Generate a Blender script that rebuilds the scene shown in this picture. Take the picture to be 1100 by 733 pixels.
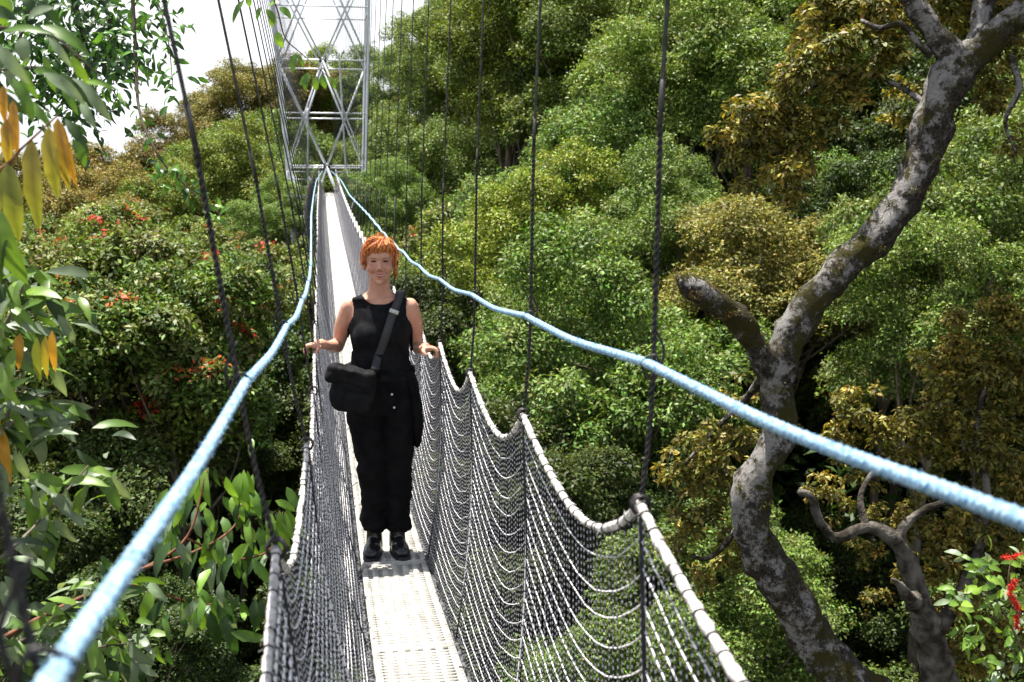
import bpy, bmesh, math, random
import numpy as np
from mathutils import Vector, Matrix, Euler, noise

for o in list(bpy.data.objects): bpy.data.objects.remove(o)
S = bpy.context.scene
COL = S.collection
rng = np.random.default_rng(7)
random.seed(7)
R = math.radians

# ------------------------------------------------------------------ camera
F, CX, CY, X0, Y0 = 1240.0, 550.0, 366.5, 345.0, 210.0
PHI = math.atan((CY - Y0) / F)
THETA = math.atan((CX - X0) / F * math.cos(PHI))
cam_d = bpy.data.cameras.new('camera'); cam = bpy.data.objects.new('camera', cam_d); COL.objects.link(cam)
cam_d.sensor_width = 22.2
cam_d.lens = F / 1100.0 * 22.2
cam.rotation_euler = (math.pi / 2 - PHI, 0, -THETA)
cam_d.clip_start = 0.05; cam_d.clip_end = 3000
cam_d.dof.use_dof = True; cam_d.dof.focus_distance = 5.6; cam_d.dof.aperture_fstop = 4.0
S.camera = cam
VR = np.array([math.cos(THETA), -math.sin(THETA), 0.])
VF = np.array([math.sin(THETA) * math.cos(PHI), math.cos(THETA) * math.cos(PHI), -math.sin(PHI)])
VU = np.array([math.sin(THETA) * math.sin(PHI), math.cos(THETA) * math.sin(PHI), math.cos(PHI)])

def P(px, py, Y):
    """real point at distance Y along the bridge seen in direction (px, py)"""
    d = VF + VR * (px - CX) / F + VU * (CY - py) / F
    return d * (Y / d[1])

def proj(p):
    p = np.asarray(p, float); z = p @ VF
    return CX + F * (p @ VR) / z, CY - F * (p @ VU) / z

# ------------------------------------------------------------------ light
SUN_DIR = Vector((-0.14, 0.16, 0.95)).normalized()      # towards the sun
elev = math.asin(SUN_DIR.z); azim = math.atan2(SUN_DIR.x, SUN_DIR.y)
W = bpy.data.worlds.new('World'); S.world = W; W.use_nodes = True
wn, wl = W.node_tree.nodes, W.node_tree.links
bg = wn['Background']
sky = wn.new('ShaderNodeTexSky'); sky.sky_type = 'NISHITA'; sky.sun_disc = False
sky.sun_elevation = elev; sky.sun_rotation = azim; sky.air_density = 1.2; sky.dust_density = 2.5
bg.inputs['Strength'].default_value = 0.060
tc = wn.new('ShaderNodeTexCoord'); nz = wn.new('ShaderNodeTexNoise'); nz.inputs['Scale'].default_value = 2.2
nz.inputs['Detail'].default_value = 8
cr = wn.new('ShaderNodeValToRGB'); cr.color_ramp.elements[0].position = .18; cr.color_ramp.elements[1].position = .40
mixs = wn.new('ShaderNodeMixRGB'); mixs.inputs['Color2'].default_value = (9.6, 9.8, 10.2, 1)
wl.new(tc.outputs['Generated'], nz.inputs['Vector']); wl.new(nz.outputs['Fac'], cr.inputs['Fac'])
sx_ = wn.new('ShaderNodeSeparateXYZ'); hz = wn.new('ShaderNodeMapRange')      # bright haze and cloud low down, bluer overhead
hz.inputs['From Min'].default_value = .62; hz.inputs['From Max'].default_value = .30
wl.new(tc.outputs['Generated'], sx_.inputs[0]); wl.new(sx_.outputs['Z'], hz.inputs['Value'])
hm = wn.new('ShaderNodeMath'); hm.operation = 'MULTIPLY'; wl.new(cr.outputs['Color'], hm.inputs[0]); wl.new(hz.outputs['Result'], hm.inputs[1])
wl.new(hm.outputs[0], mixs.inputs['Fac']); wl.new(sky.outputs['Color'], mixs.inputs['Color1'])
wl.new(mixs.outputs['Color'], bg.inputs['Color'])
sl = bpy.data.lights.new('sun', 'SUN'); sun = bpy.data.objects.new('sun', sl); COL.objects.link(sun)
sl.energy = 5.0; sl.angle = R(0.53); sl.color = (1, .95, .87)
sun.rotation_euler = (-SUN_DIR).to_track_quat('-Z', 'Y').to_euler()
sun.location = (0, 0, 60)
S.view_settings.view_transform = 'Standard'; S.view_settings.look = 'None'
S.view_settings.exposure = 1.28; S.view_settings.gamma = 1.0; S.view_settings.use_curve_mapping = False
S.render.engine = 'CYCLES'
S.cycles.max_bounces = 6; S.cycles.diffuse_bounces = 2; S.cycles.glossy_bounces = 2
S.cycles.transmission_bounces = 4; S.cycles.transparent_max_bounces = 8
S.cycles.use_denoising = True; S.cycles.use_adaptive_sampling = True

# ------------------------------------------------------------------ materials
def mat(name, rough=.6, spec=.4, metal=0.):
    m = bpy.data.materials.new(name); m.use_nodes = True
    b = m.node_tree.nodes['Principled BSDF']
    b.inputs['Roughness'].default_value = rough; b.inputs['Specular IOR Level'].default_value = spec
    b.inputs['Metallic'].default_value = metal
    return m, m.node_tree.nodes, m.node_tree.links, b

def noise_mat(name, c1, c2, scale=8, rough=.6, spec=.4, metal=0., bump=0., bscale=None, detail=5, lo=.35, hi=.65, stretch=None, dist=.01, coord='Object'):
    m, n, l, b = mat(name, rough, spec, metal)
    tc = n.new('ShaderNodeTexCoord'); src = tc.outputs[coord]
    if stretch:
        mp = n.new('ShaderNodeMapping'); mp.inputs['Scale'].default_value = stretch
        l.new(src, mp.inputs['Vector']); src = mp.outputs['Vector']
    t = n.new('ShaderNodeTexNoise'); t.inputs['Scale'].default_value = scale; t.inputs['Detail'].default_value = detail
    l.new(src, t.inputs['Vector'])
    r = n.new('ShaderNodeValToRGB'); r.color_ramp.elements[0].position = lo; r.color_ramp.elements[1].position = hi
    r.color_ramp.elements[0].color = (*c1, 1); r.color_ramp.elements[1].color = (*c2, 1)
    l.new(t.outputs['Fac'], r.inputs['Fac']); l.new(r.outputs['Color'], b.inputs['Base Color'])
    if bump:
        t2 = n.new('ShaderNodeTexNoise'); t2.inputs['Scale'].default_value = bscale or scale * 3; t2.inputs['Detail'].default_value = 6
        l.new(src, t2.inputs['Vector'])
        bp = n.new('ShaderNodeBump'); bp.inputs['Strength'].default_value = bump; bp.inputs['Distance'].default_value = dist
        l.new(t2.outputs['Fac'], bp.inputs['Height']); l.new(bp.outputs['Normal'], b.inputs['Normal'])
    return m

def leaf_mat(name, rough=.45, spec=.5, trans=.3, tint=(1.3, 1.25, .5)):
    m, n, l, b = mat(name, rough, spec)
    a = n.new('ShaderNodeAttribute'); a.attribute_name = 'col'
    oi = n.new('ShaderNodeObjectInfo')
    hs = n.new('ShaderNodeHueSaturation')
    mr = n.new('ShaderNodeMapRange'); mr.inputs['To Min'].default_value = .80; mr.inputs['To Max'].default_value = 1.2
    mh = n.new('ShaderNodeMapRange'); mh.inputs['To Min'].default_value = .485; mh.inputs['To Max'].default_value = .515
    mul = n.new('ShaderNodeMath'); mul.operation = 'MULTIPLY'; mul.inputs[1].default_value = 7.31
    fr = n.new('ShaderNodeMath'); fr.operation = 'FRACT'
    l.new(oi.outputs['Random'], mr.inputs['Value']); l.new(oi.outputs['Random'], mul.inputs[0]); l.new(mul.outputs[0], fr.inputs[0])
    l.new(fr.outputs[0], mh.inputs['Value'])
    l.new(mr.outputs['Result'], hs.inputs['Value']); l.new(mh.outputs['Result'], hs.inputs['Hue'])
    l.new(a.outputs['Color'], hs.inputs['Color']); l.new(hs.outputs['Color'], b.inputs['Base Color'])
    tr = n.new('ShaderNodeBsdfTranslucent')
    mc = n.new('ShaderNodeMixRGB'); mc.blend_type = 'MULTIPLY'; mc.inputs['Fac'].default_value = 1; mc.inputs['Color2'].default_value = (*tint, 1)
    l.new(hs.outputs['Color'], mc.inputs['Color1']); l.new(mc.outputs['Color'], tr.inputs['Color'])
    mx = n.new('ShaderNodeMixShader'); mx.inputs['Fac'].default_value = trans
    l.new(b.outputs[0], mx.inputs[1]); l.new(tr.outputs[0], mx.inputs[2])
    l.new(mx.outputs[0], n['Material Output'].inputs['Surface'])
    return m

def twist_mat(name, c1, c2, scale, rough=.7, axis=2, width=.5):
    """rope whose strands alternate along its length (dark lashings or lay of the strands)"""
    m, n, l, b = mat(name, rough, .25)
    a = n.new('ShaderNodeAttribute'); a.attribute_name = 'run'
    w = n.new('ShaderNodeMath'); w.operation = 'MULTIPLY'; w.inputs[1].default_value = scale
    fr = n.new('ShaderNodeMath'); fr.operation = 'FRACT'
    g = n.new('ShaderNodeMath'); g.operation = 'GREATER_THAN'; g.inputs[1].default_value = width
    l.new(a.outputs['Fac'], w.inputs[0]); l.new(w.outputs[0], fr.inputs[0]); l.new(fr.outputs[0], g.inputs[0])
    mx = n.new('ShaderNodeMixRGB'); mx.inputs['Color1'].default_value = (*c1, 1); mx.inputs['Color2'].default_value = (*c2, 1)
    l.new(g.outputs[0], mx.inputs['Fac'])
    nz = n.new('ShaderNodeTexNoise'); nz.inputs['Scale'].default_value = 90
    tcn = n.new('ShaderNodeTexCoord'); l.new(tcn.outputs['Object'], nz.inputs['Vector'])
    mm = n.new('ShaderNodeMixRGB'); mm.blend_type = 'MULTIPLY'; mm.inputs['Fac'].default_value = .6
    l.new(mx.outputs['Color'], mm.inputs['Color1']); l.new(nz.outputs['Fac'], mm.inputs['Color2'])
    gm = n.new('ShaderNodeMixRGB'); gm.blend_type = 'ADD'; gm.inputs['Fac'].default_value = .25
    l.new(mm.outputs['Color'], gm.inputs['Color1']); l.new(mx.outputs['Color'], gm.inputs['Color2'])
    l.new(gm.outputs['Color'], b.inputs['Base Color'])
    return m

M = {}
M['leaf'] = leaf_mat('foliage', .50, .26, .22)
M['gloss'] = leaf_mat('glossy_leaf', .42, .45, .32)
M['bark'] = noise_mat('bark', (.07, .055, .04), (.20, .17, .13), 6, .9, .1, bump=.5, bscale=18, stretch=(1, 1, .35), dist=.03)
M['bark_dark'] = noise_mat('mossy_bark', (.03, .026, .02), (.15, .135, .115), 7, .95, .1, bump=.8, bscale=30, dist=.03, detail=10, lo=.42, hi=.64)
M['ground'] = noise_mat('forest_floor', (.012, .016, .007), (.035, .032, .016), 1.2, .95, .1, bump=.5)
M['steel'] = noise_mat('galvanised_steel', (.56, .58, .62), (.74, .76, .80), 3, .45, .5, metal=.15)
M['deck'] = noise_mat('pale_deck', (.33, .32, .29), (.52, .51, .47), 14, .45, .4, lo=.3, hi=.6)
M['deckedge'] = noise_mat('deck_edge_cable', (.03, .03, .035), (.14, .14, .15), 60, .6, .4)
M['white_rope'] = noise_mat('white_rope', (.36, .34, .32), (.70, .68, .65), 60, .9, .1, bump=1., bscale=260, dist=.003)
M['dark_cord'] = noise_mat('dark_cord', (.012, .012, .014), (.05, .05, .055), 80, .7, .3)
M['cable'] = noise_mat('dark_wire_cable', (.010, .009, .010), (.045, .038, .036), 60, .5, .5, metal=.2)
M['thin_cable'] = noise_mat('steel_wire', (.07, .07, .08), (.16, .16, .18), 40, .4, .5, metal=.6)
M['twine'] = twist_mat('net_twine', (.52, .51, .56), (.025, .025, .035), 1 / .016, width=.42)
M['net_rope'] = twist_mat('net_rope', (.80, .79, .80), (.07, .07, .08), 1 / .036, width=.84)

def blue_rope():
    m, n, l, b = mat('blue_rope', .85, .15)
    tcn = n.new('ShaderNodeTexCoord'); nz = n.new('ShaderNodeTexNoise'); nz.inputs['Scale'].default_value = 160; nz.inputs['Detail'].default_value = 4
    l.new(tcn.outputs['Object'], nz.inputs['Vector'])
    r = n.new('ShaderNodeValToRGB'); r.color_ramp.elements[0].position = .35; r.color_ramp.elements[1].position = .6
    r.color_ramp.elements[0].color = (.10, .24, .42, 1); r.color_ramp.elements[1].color = (.38, .55, .68, 1)
    l.new(nz.outputs['Fac'], r.inputs['Fac']); l.new(r.outputs['Color'], b.inputs['Base Color'])
    return m
M['blue'] = blue_rope()

def gnarl_bark():
    m, n, l, b = mat('lichen_bark', .92, .12)
    tcn = n.new('ShaderNodeTexCoord')
    def nt(s, d=6, r=.55):
        t = n.new('ShaderNodeTexNoise'); t.inputs['Scale'].default_value = s; t.inputs['Detail'].default_value = d; t.inputs['Roughness'].default_value = r
        l.new(tcn.outputs['Object'], t.inputs['Vector']); return t
    a, c, e = nt(7.5, 12, .80), nt(38, 8, .75), nt(3.2, 12, .78)
    r1 = n.new('ShaderNodeValToRGB'); els = r1.color_ramp.elements
    els[0].position = .40; els[0].color = (.018, .015, .012, 1); els[1].position = .62; els[1].color = (.10, .085, .07, 1)
    l.new(c.outputs['Fac'], r1.inputs['Fac'])
    r2 = n.new('ShaderNodeValToRGB'); r2.color_ramp.elements[0].position = .545; r2.color_ramp.elements[1].position = .60
    # lichen patches; left and upper faces also painted lighter, as if sunlit
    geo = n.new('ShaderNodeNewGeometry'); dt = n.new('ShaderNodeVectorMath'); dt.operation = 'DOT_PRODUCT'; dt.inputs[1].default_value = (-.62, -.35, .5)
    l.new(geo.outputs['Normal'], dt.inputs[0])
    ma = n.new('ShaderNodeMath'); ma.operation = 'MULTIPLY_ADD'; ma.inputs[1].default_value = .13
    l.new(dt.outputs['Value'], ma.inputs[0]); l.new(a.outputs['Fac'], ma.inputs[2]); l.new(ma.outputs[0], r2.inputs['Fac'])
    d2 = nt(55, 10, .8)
    lich_lit = n.new('ShaderNodeMixRGB'); lich_lit.inputs['Color1'].default_value = (.0, .0, .0, 1); lich_lit.inputs['Color2'].default_value = (.62, .59, .56, 1)
    l.new(d2.outputs['Fac'], lich_lit.inputs['Fac'])
    m1 = n.new('ShaderNodeMixRGB'); l.new(r2.outputs['Color'], m1.inputs['Fac']); l.new(r1.outputs['Color'], m1.inputs['Color1']); l.new(lich_lit.outputs['Color'], m1.inputs['Color2'])
    r3 = n.new('ShaderNodeValToRGB'); r3.color_ramp.elements[0].position = .50; r3.color_ramp.elements[1].position = .57
    l.new(e.outputs['Fac'], r3.inputs['Fac'])
    m2 = n.new('ShaderNodeMixRGB'); m2.inputs['Color2'].default_value = (.055, .05, .014, 1)
    l.new(r3.outputs['Color'], m2.inputs['Fac']); l.new(m1.outputs['Color'], m2.inputs['Color1'])
    l.new(m2.outputs['Color'], b.inputs['Base Color'])
    bp = n.new('ShaderNodeBump'); bp.inputs['Strength'].default_value = 1.; bp.inputs['Distance'].default_value = .035
    l.new(c.outputs['Fac'], bp.inputs['Height']); l.new(bp.outputs['Normal'], b.inputs['Normal'])
    return m
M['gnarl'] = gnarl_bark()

# ------------------------------------------------------------------ helpers
def mesh_np(name, V, Fc, cols=None, run=None, smooth=False):
    """V (n,3); Fc list of int arrays (m,k)"""
    V = np.asarray(V, np.float32)
    if isinstance(Fc, np.ndarray): Fc = [Fc]
    me = bpy.data.meshes.new(name)
    me.vertices.add(len(V)); me.vertices.foreach_set('co', V.ravel())
    loops = np.concatenate([f.ravel() for f in Fc]).astype(np.int32)
    sizes = np.concatenate([np.full(len(f), f.shape[1], np.int32) for f in Fc])
    starts = np.concatenate([[0], np.cumsum(sizes)[:-1]]).astype(np.int32)
    me.loops.add(len(loops)); me.loops.foreach_set('vertex_index', loops)
    me.polygons.add(len(sizes)); me.polygons.foreach_set('loop_start', starts)
    me.update(calc_edges=True)
    if smooth: me.polygons.foreach_set('use_smooth', np.ones(len(sizes), bool))
    if cols is not None:
        at = me.attributes.new('col', 'FLOAT_COLOR', 'POINT')
        c4 = np.ones((len(V), 4), np.float32); c4[:, :3] = cols
        at.data.foreach_set('color', c4.ravel())
    if run is not None:
        at = me.attributes.new('run', 'FLOAT', 'POINT'); at.data.foreach_set('value', np.asarray(run, np.float32))
    me.validate()
    return me

def link(name, me, m=None, parent=None, loc=None):
    o = bpy.data.objects.new(name, me); COL.objects.link(o)
    if m is not None and me is not None:
        if not me.materials: me.materials.append(m)
    if parent is not None: o.parent = parent
    if loc is not None: o.location = Vector([float(c) for c in loc])
    return o

def tag(o, label=None, cat=None, group=None, kind=None):
    if label: o['label'] = label
    if cat: o['category'] = cat
    if group: o['group'] = group
    if kind: o['kind'] = kind
    return o

def thing(name, label, cat, loc=(0, 0, 0), group=None):
    return tag(link(name, None, loc=loc), label, cat, group)

class Geo:
    """collects tubes and boxes into one mesh"""
    def __init__(s): s.V = []; s.F = {3: [], 4: []}; s.n = 0; s.run = []
    def add(s, V, F4=None, F3=None, run=None):
        V = np.asarray(V, float); s.V.append(V)
        if F4 is not None and len(F4): s.F[4].append(np.asarray(F4, int) + s.n)
        if F3 is not None and len(F3): s.F[3].append(np.asarray(F3, int) + s.n)
        s.run.append(np.zeros(len(V)) if run is None else run); s.n += len(V)
    def tube(s, pts, r, seg=6, cap=True, jitter=0, flat=None, ph=0.):
        pts = np.asarray(pts, float); n = len(pts)
        r = np.full(n, r, float) if np.isscalar(r) else np.asarray(r, float)
        T = np.gradient(pts, axis=0); T /= np.linalg.norm(T, axis=1)[:, None] + 1e-12
        up = np.array([0, 0, 1.]) if abs(T[0][2]) < .9 else np.array([1., 0, 0])
        N = np.cross(T[0], up); N /= np.linalg.norm(N)
        L = np.concatenate([[0], np.cumsum(np.linalg.norm(np.diff(pts, axis=0), axis=1))])
        A = np.arange(seg) * 2 * np.pi / seg
        V = np.empty((n, seg, 3))
        for i in range(n):
            N = N - T[i] * (N @ T[i]); N /= np.linalg.norm(N) + 1e-12
            B = np.cross(T[i], N)
            rr = r[i] * (1 + (jitter * (rng.random(seg) - .5) if jitter else 0))
            V[i] = pts[i] + (np.outer(np.cos(A), N) + np.outer(np.sin(A), B)) * (rr[:, None] if jitter else rr)
        idx = np.arange(n * seg).reshape(n, seg)
        a = idx[:-1]; b = idx[1:]
        Fq = np.stack([a, np.roll(a, -1, 1), np.roll(b, -1, 1), b], -1).reshape(-1, 4)
        V = V.reshape(-1, 3); run = np.repeat(L + ph, seg); F3 = []
        if cap:
            V = np.vstack([V, pts[0] - T[0] * r[0] * .3, pts[-1] + T[-1] * r[-1] * .3]); c0 = n * seg
            run = np.concatenate([run, [0, L[-1]]])
            for k in range(seg):
                F3.append((c0, (k + 1) % seg, k)); F3.append((c0 + 1, (n - 1) * seg + k, (n - 1) * seg + (k + 1) % seg))
        s.add(V, Fq, F3, run)
    def box(s, c, h, rot=None):
        c = np.asarray(c, float); h = np.asarray(h, float)
        V = np.array([[x, y, z] for x in (-1, 1) for y in (-1, 1) for z in (-1, 1)], float) * h
        if rot is not None: V = V @ np.asarray(rot).T
        s.add(V + c, [(0, 1, 3, 2), (4, 6, 7, 5), (0, 4, 5, 1), (2, 3, 7, 6), (0, 2, 6, 4), (1, 5, 7, 3)])
    def ell(s, c, r, nu=14, nv=10, rot=None):
        u = np.linspace(0, 2 * np.pi, nu, endpoint=False); v = np.linspace(0, np.pi, nv + 2)[1:-1]
        V = np.array([[math.sin(b) * math.cos(a), math.sin(b) * math.sin(a), math.cos(b)] for b in v for a in u] + [[0, 0, 1], [0, 0, -1]]) * np.asarray(r)
        if rot is not None: V = V @ np.asarray(rot).T
        idx = np.arange(nu * nv).reshape(nv, nu); a = idx[:-1]; b = idx[1:]
        Fq = np.stack([a, b, np.roll(b, -1, 1), np.roll(a, -1, 1)], -1).reshape(-1, 4)
        F3 = [(nu * nv, k, (k + 1) % nu) for k in range(nu)] + [(nu * nv + 1, (nv - 1) * nu + (k + 1) % nu, (nv - 1) * nu + k) for k in range(nu)]
        s.add(V + np.asarray(c, float), Fq, F3)
    def loft(s, secs, seg=28, pw=2.3):
        """secs: (x, y, z, rx, ry); closed"""
        A = np.arange(seg) * 2 * np.pi / seg; ca, sa = np.cos(A), np.sin(A)
        ca = np.sign(ca) * np.abs(ca) ** (2 / pw); sa = np.sign(sa) * np.abs(sa) ** (2 / pw)
        V = np.concatenate([np.stack([x + rx * ca, y + ry * sa, np.full(seg, z)], -1) for x, y, z, rx, ry in secs])
        n = len(secs); idx = np.arange(n * seg).reshape(n, seg); a = idx[:-1]; b = idx[1:]
        Fq = np.stack([a, np.roll(a, -1, 1), np.roll(b, -1, 1), b], -1).reshape(-1, 4)
        V = np.vstack([V, secs[0][:3], secs[-1][:3]]); F3 = []
        for k in range(seg):
            F3.append((n * seg, (k + 1) % seg, k)); F3.append((n * seg + 1, (n - 1) * seg + k, (n - 1) * seg + (k + 1) % seg))
        s.add(V, Fq, F3)
    def mesh(s, name, smooth=True, origin=(0, 0, 0)):
        V = np.concatenate(s.V) - np.asarray(origin, float)
        Fs = [np.concatenate(s.F[k]) for k in (3, 4) if s.F[k]]
        return mesh_np(name, V, Fs, run=np.concatenate(s.run), smooth=smooth)
    def build(s, name, m, parent=None, smooth=True, origin=(0, 0, 0)):
        return link(name, s.mesh(name, smooth, origin), m, parent)

def spline(pts, n):
    """Catmull-Rom through the points; columns beyond xyz (radius) are carried"""
    p = np.asarray(pts, float); p = np.vstack([2 * p[0] - p[1], p, 2 * p[-1] - p[-2]]); m = len(p) - 3
    out = []
    for t in np.linspace(0, m - 1e-6, n):
        i = int(t); u = t - i; a, b, c, d = p[i:i + 4]
        out.append(.5 * (2 * b + (c - a) * u + (2 * a - 5 * b + 4 * c - d) * u * u + (3 * b - a - 3 * c + d) * u ** 3))
    return np.array(out)

def unit(v): return v / (np.linalg.norm(v, axis=-1, keepdims=True) + 1e-9)

# ------------------------------------------------------------------ terrain
CU = [-60, 0, 12, 18, 26, 36, 44, 52, 60, 70, 85, 110, 200]
CZ = [-8, -8, -7.5, -6.4, -5.3, -3.4, -1.2, 2.2, 5.2, 10.5, 19, 30, 60]
def canopy(x, y):
    u = y * .94 + 1.25 * x * (x > 0) + .45 * x * (x < 0)
    z = np.interp(u, CU, CZ)
    # the left flank ends in a ridge beyond which the ground falls away
    return z + 1.0 * np.sin(x * .31 + y * .17) + .7 * np.sin(y * .41 - x * .23)
def hgt(x, y): return np.interp(y, [-20, 10, 20, 40, 80], [5, 6.0, 7, 9, 10])
def ground_z(x, y):
    z = canopy(x, y) - hgt(x, y)
    r = np.maximum(0, y - np.where(x > 3, 74, 86) + .5 * np.abs(np.minimum(x, 0)))
    return z - np.where(x < 24, r * .9, np.maximum(0, y - 150) * .5)
nx, ny = 150, 150
gx = np.sinh(np.linspace(-3.2, 3.4, nx)) * 30; gy = np.concatenate([np.linspace(-400, -20, 15), np.linspace(-17, 130, 110), np.linspace(140, 900, 25)])
GX, GY = np.meshgrid(gx, gy); GZ = ground_z(GX, GY); GZ = np.maximum(GZ, -60); GZ = np.minimum(GZ, 45)
idx = np.arange(GX.size).reshape(GX.shape)
Fq = np.stack([idx[:-1, :-1], idx[:-1, 1:], idx[1:, 1:], idx[1:, :-1]], -1).reshape(-1, 4)
gr = link('ground', mesh_np('ground', np.stack([GX, GY, GZ], -1).reshape(-1, 3), Fq, smooth=True), M['ground'])
tag(gr, kind='structure')

# ------------------------------------------------------------------ foliage
def leaf_quads(pos, D, N, L, Wd, fold=.15, droop=.12):
    """simple folded leaf: 4 verts; D axis, N normal"""
    Sd = unit(np.cross(D, N)); N = np.cross(Sd, D)
    L = L[:, None]; Wd = Wd[:, None]
    v = np.empty((len(pos), 4, 3))
    v[:, 0] = pos
    v[:, 1] = pos + D * L * .5 + Sd * Wd * .5 + N * Wd * fold
    v[:, 2] = pos + D * L - N * L * droop
    v[:, 3] = pos + D * L * .5 - Sd * Wd * .5 + N * Wd * fold
    return v

def foliage(puffs, per_m2, L, Wd, palette, name, seed=0, up=.5, rough=.32, core=.72, lowcut=-.55, squash=.8, tips=None, max_leaves=90000, dropnoise=.0):
    """puffs: (x,y,z,r) leaf tufts; leaves on a shell of every tuft"""
    g = np.random.default_rng(seed)
    puffs = np.asarray(puffs, float)
    cnt = (4 * np.pi * puffs[:, 3] ** 2 * per_m2).astype(int) + 3
    if cnt.sum() > max_leaves: cnt = (cnt * (max_leaves / cnt.sum())).astype(int) + 1
    k = np.repeat(np.arange(len(puffs)), cnt); n = len(k)
    v = unit(g.normal(size=(n, 3)))
    low = v[:, 2] < lowcut; v[low, 2] *= -1
    rad = puffs[k, 3] * (core + (1.08 - core) * g.random(n) ** .6)
    sprig = unit(g.normal(size=(n, 3)))
    pos = puffs[k, :3] + v * rad[:, None] * np.array([1, 1, squash]) + g.normal(size=(n, 3)) * (puffs[k, 3] * np.where(g.random(n) < .3, .26, .09))[:, None]
    N = unit(v * .9 + np.array([0, 0, up]) + g.normal(size=(n, 3)) * rough)
    D = unit(np.cross(N, sprig) + v * .5 + np.array([0, 0, -.15 - dropnoise]))
    pal = np.asarray(palette, float)
    pc = g.integers(0, len(pal), len(puffs))
    base = pal[pc][k] * .6 + pal[g.integers(0, len(pal), n)] * .4
    c = base * np.array([1.02, .97, .78]) * (0.40 + 1.08 * g.random((n, 1)) ** 1.5) * (1 + .10 * g.normal(size=(n, 3)))
    if tips is not None:      # flushes of young coloured leaves: some tufts only
        tp = g.random(len(puffs)) < tips[1]
        sel = tp[k] & (v[:, 2] > .35) & (g.random(n) < .7)
        c[sel] = np.asarray(tips[0]) * (.7 + .6 * g.random((sel.sum(), 1)))
    c = np.clip(c, .004, .9)
    sz = (.65 + .7 * g.random(n))
    vq = leaf_quads(pos, D, N, L * sz, Wd * sz)
    V = vq.reshape(-1, 3); Fc = np.arange(n * 4).reshape(n, 4)
    return mesh_np(name, V, Fc, cols=np.repeat(c, 4, 0))

def crown_puffs(seed, rx, ry, rz, nl, pr, sep=.66):
    """lobes spread through the crown, every lobe carrying small tufts on its outside"""
    g = np.random.default_rng(seed); lob = []; tries = 0
    while len(lob) < nl and tries < 4000:
        tries += 1
        d = unit(g.normal(size=3)); p = d * np.array([rx, ry, rz]) * g.uniform(.35, 1.0)
        if p[2] < -.8 * rz: continue
        r = g.uniform(.20, .40) * rx
        if any(np.linalg.norm(p - q) < (r + b) * sep for q, b in lob): continue
        lob.append((p, r))
    out = []
    for p, r in lob:
        m = int(9 + 16 * (r / pr) ** 2 * .16)
        for _ in range(m):
            d = unit(g.normal(size=3) + unit(p) * .5 + np.array([0, 0, .45]))
            if d[2] < -.45: d[2] *= -.5
            out.append(np.array([*(p + d * r * np.array([1, 1, .8]) * g.uniform(.7, 1.28)), pr * g.uniform(.55, 1.35)]))
    return out

def trunk_geo(seed, puffs, h, r0, lean=.5):
    g = np.random.default_rng(seed + 99); G = Geo()
    top = np.array([g.normal() * .3, g.normal() * .3, 0.])
    base = np.array([g.normal() * lean, g.normal() * lean, -h])
    mid = (top + base) / 2 + np.array([g.normal() * .3, g.normal() * .3, 0])
    pts = spline([(*base, r0), (*mid, r0 * .75), (*top, r0 * .5)], 9)
    G.tube(pts[:, :3], pts[:, 3], 8, jitter=.1)
    for i in g.choice(len(puffs), min(16, len(puffs)), replace=False):
        q = puffs[i][:3]; a = pts[g.integers(4, 9)]
        m_ = (a[:3] + q) / 2 + g.normal(size=3) * .35 - np.array([0, 0, .3])
        sp = spline([(*a[:3], a[3] * .55), (*m_, r0 * .22), (*q, r0 * .07)], 7)
        G.tube(sp[:, :3], sp[:, 3], 5, cap=False)
    return G

KINDS = {
 # key: (label core, palette, leaf L, W, per m2, rx, rz, lobes, tuft r, tips)
 'light': ('light green', [(.15, .25, .05), (.19, .29, .07), (.10, .18, .035), (.25, .33, .13)], .115, .052, 230, 3.3, 3.1, 26, .34, None),
 'lime':  ('yellow-green', [(.20, .28, .04), (.16, .25, .04), (.25, .31, .07)], .115, .052, 230, 3.1, 3.0, 25, .34, None),
 'brown': ('olive-brown', [(.25, .20, .06), (.31, .25, .08), (.17, .165, .045), (.20, .22, .055)], .11, .055, 200, 3.1, 2.7, 26, .36, None),
 'dark':  ('dark green', [(.06, .10, .025), (.09, .14, .035), (.045, .08, .022)], .13, .06, 180, 3.1, 3.1, 22, .36, None),
 'gold':  ('golden-leaved', [(.25, .225, .075), (.31, .28, .10), (.18, .18, .06)], .11, .05, 260, 2.7, 2.2, 34, .26, None),
 'broad': ('mixed green broadleaf', [(.13, .23, .04), (.19, .29, .05), (.08, .14, .03), (.27, .30, .14)], .15, .072, 150, 3.0, 2.9, 24, .34, ((.50, .075, .03), .05)),
}
PROTO = {}
for key, (lb, pal, L, Wd, den, rx, rz, npf, pr, tips) in KINDS.items():
    for v in range(2 if key != 'light' else 3):
        sd = len(key) * 31 + ord(key[0]) * 7 + v * 13
        pf = crown_puffs(sd, rx, rx * .95, rz, npf, pr, .42 if key in ('gold', 'brown') else .64)
        me = foliage(pf, den, L, Wd, pal, 'crown', sd, tips=tips, max_leaves=78000, core=.5)
        me.materials.append(M['leaf'])
        tm = trunk_geo(sd, pf, 11.5, .17).mesh('trunk'); tm.materials.append(M['bark'])
        PROTO[key, v] = (me, tm, rx, rz)

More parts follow.
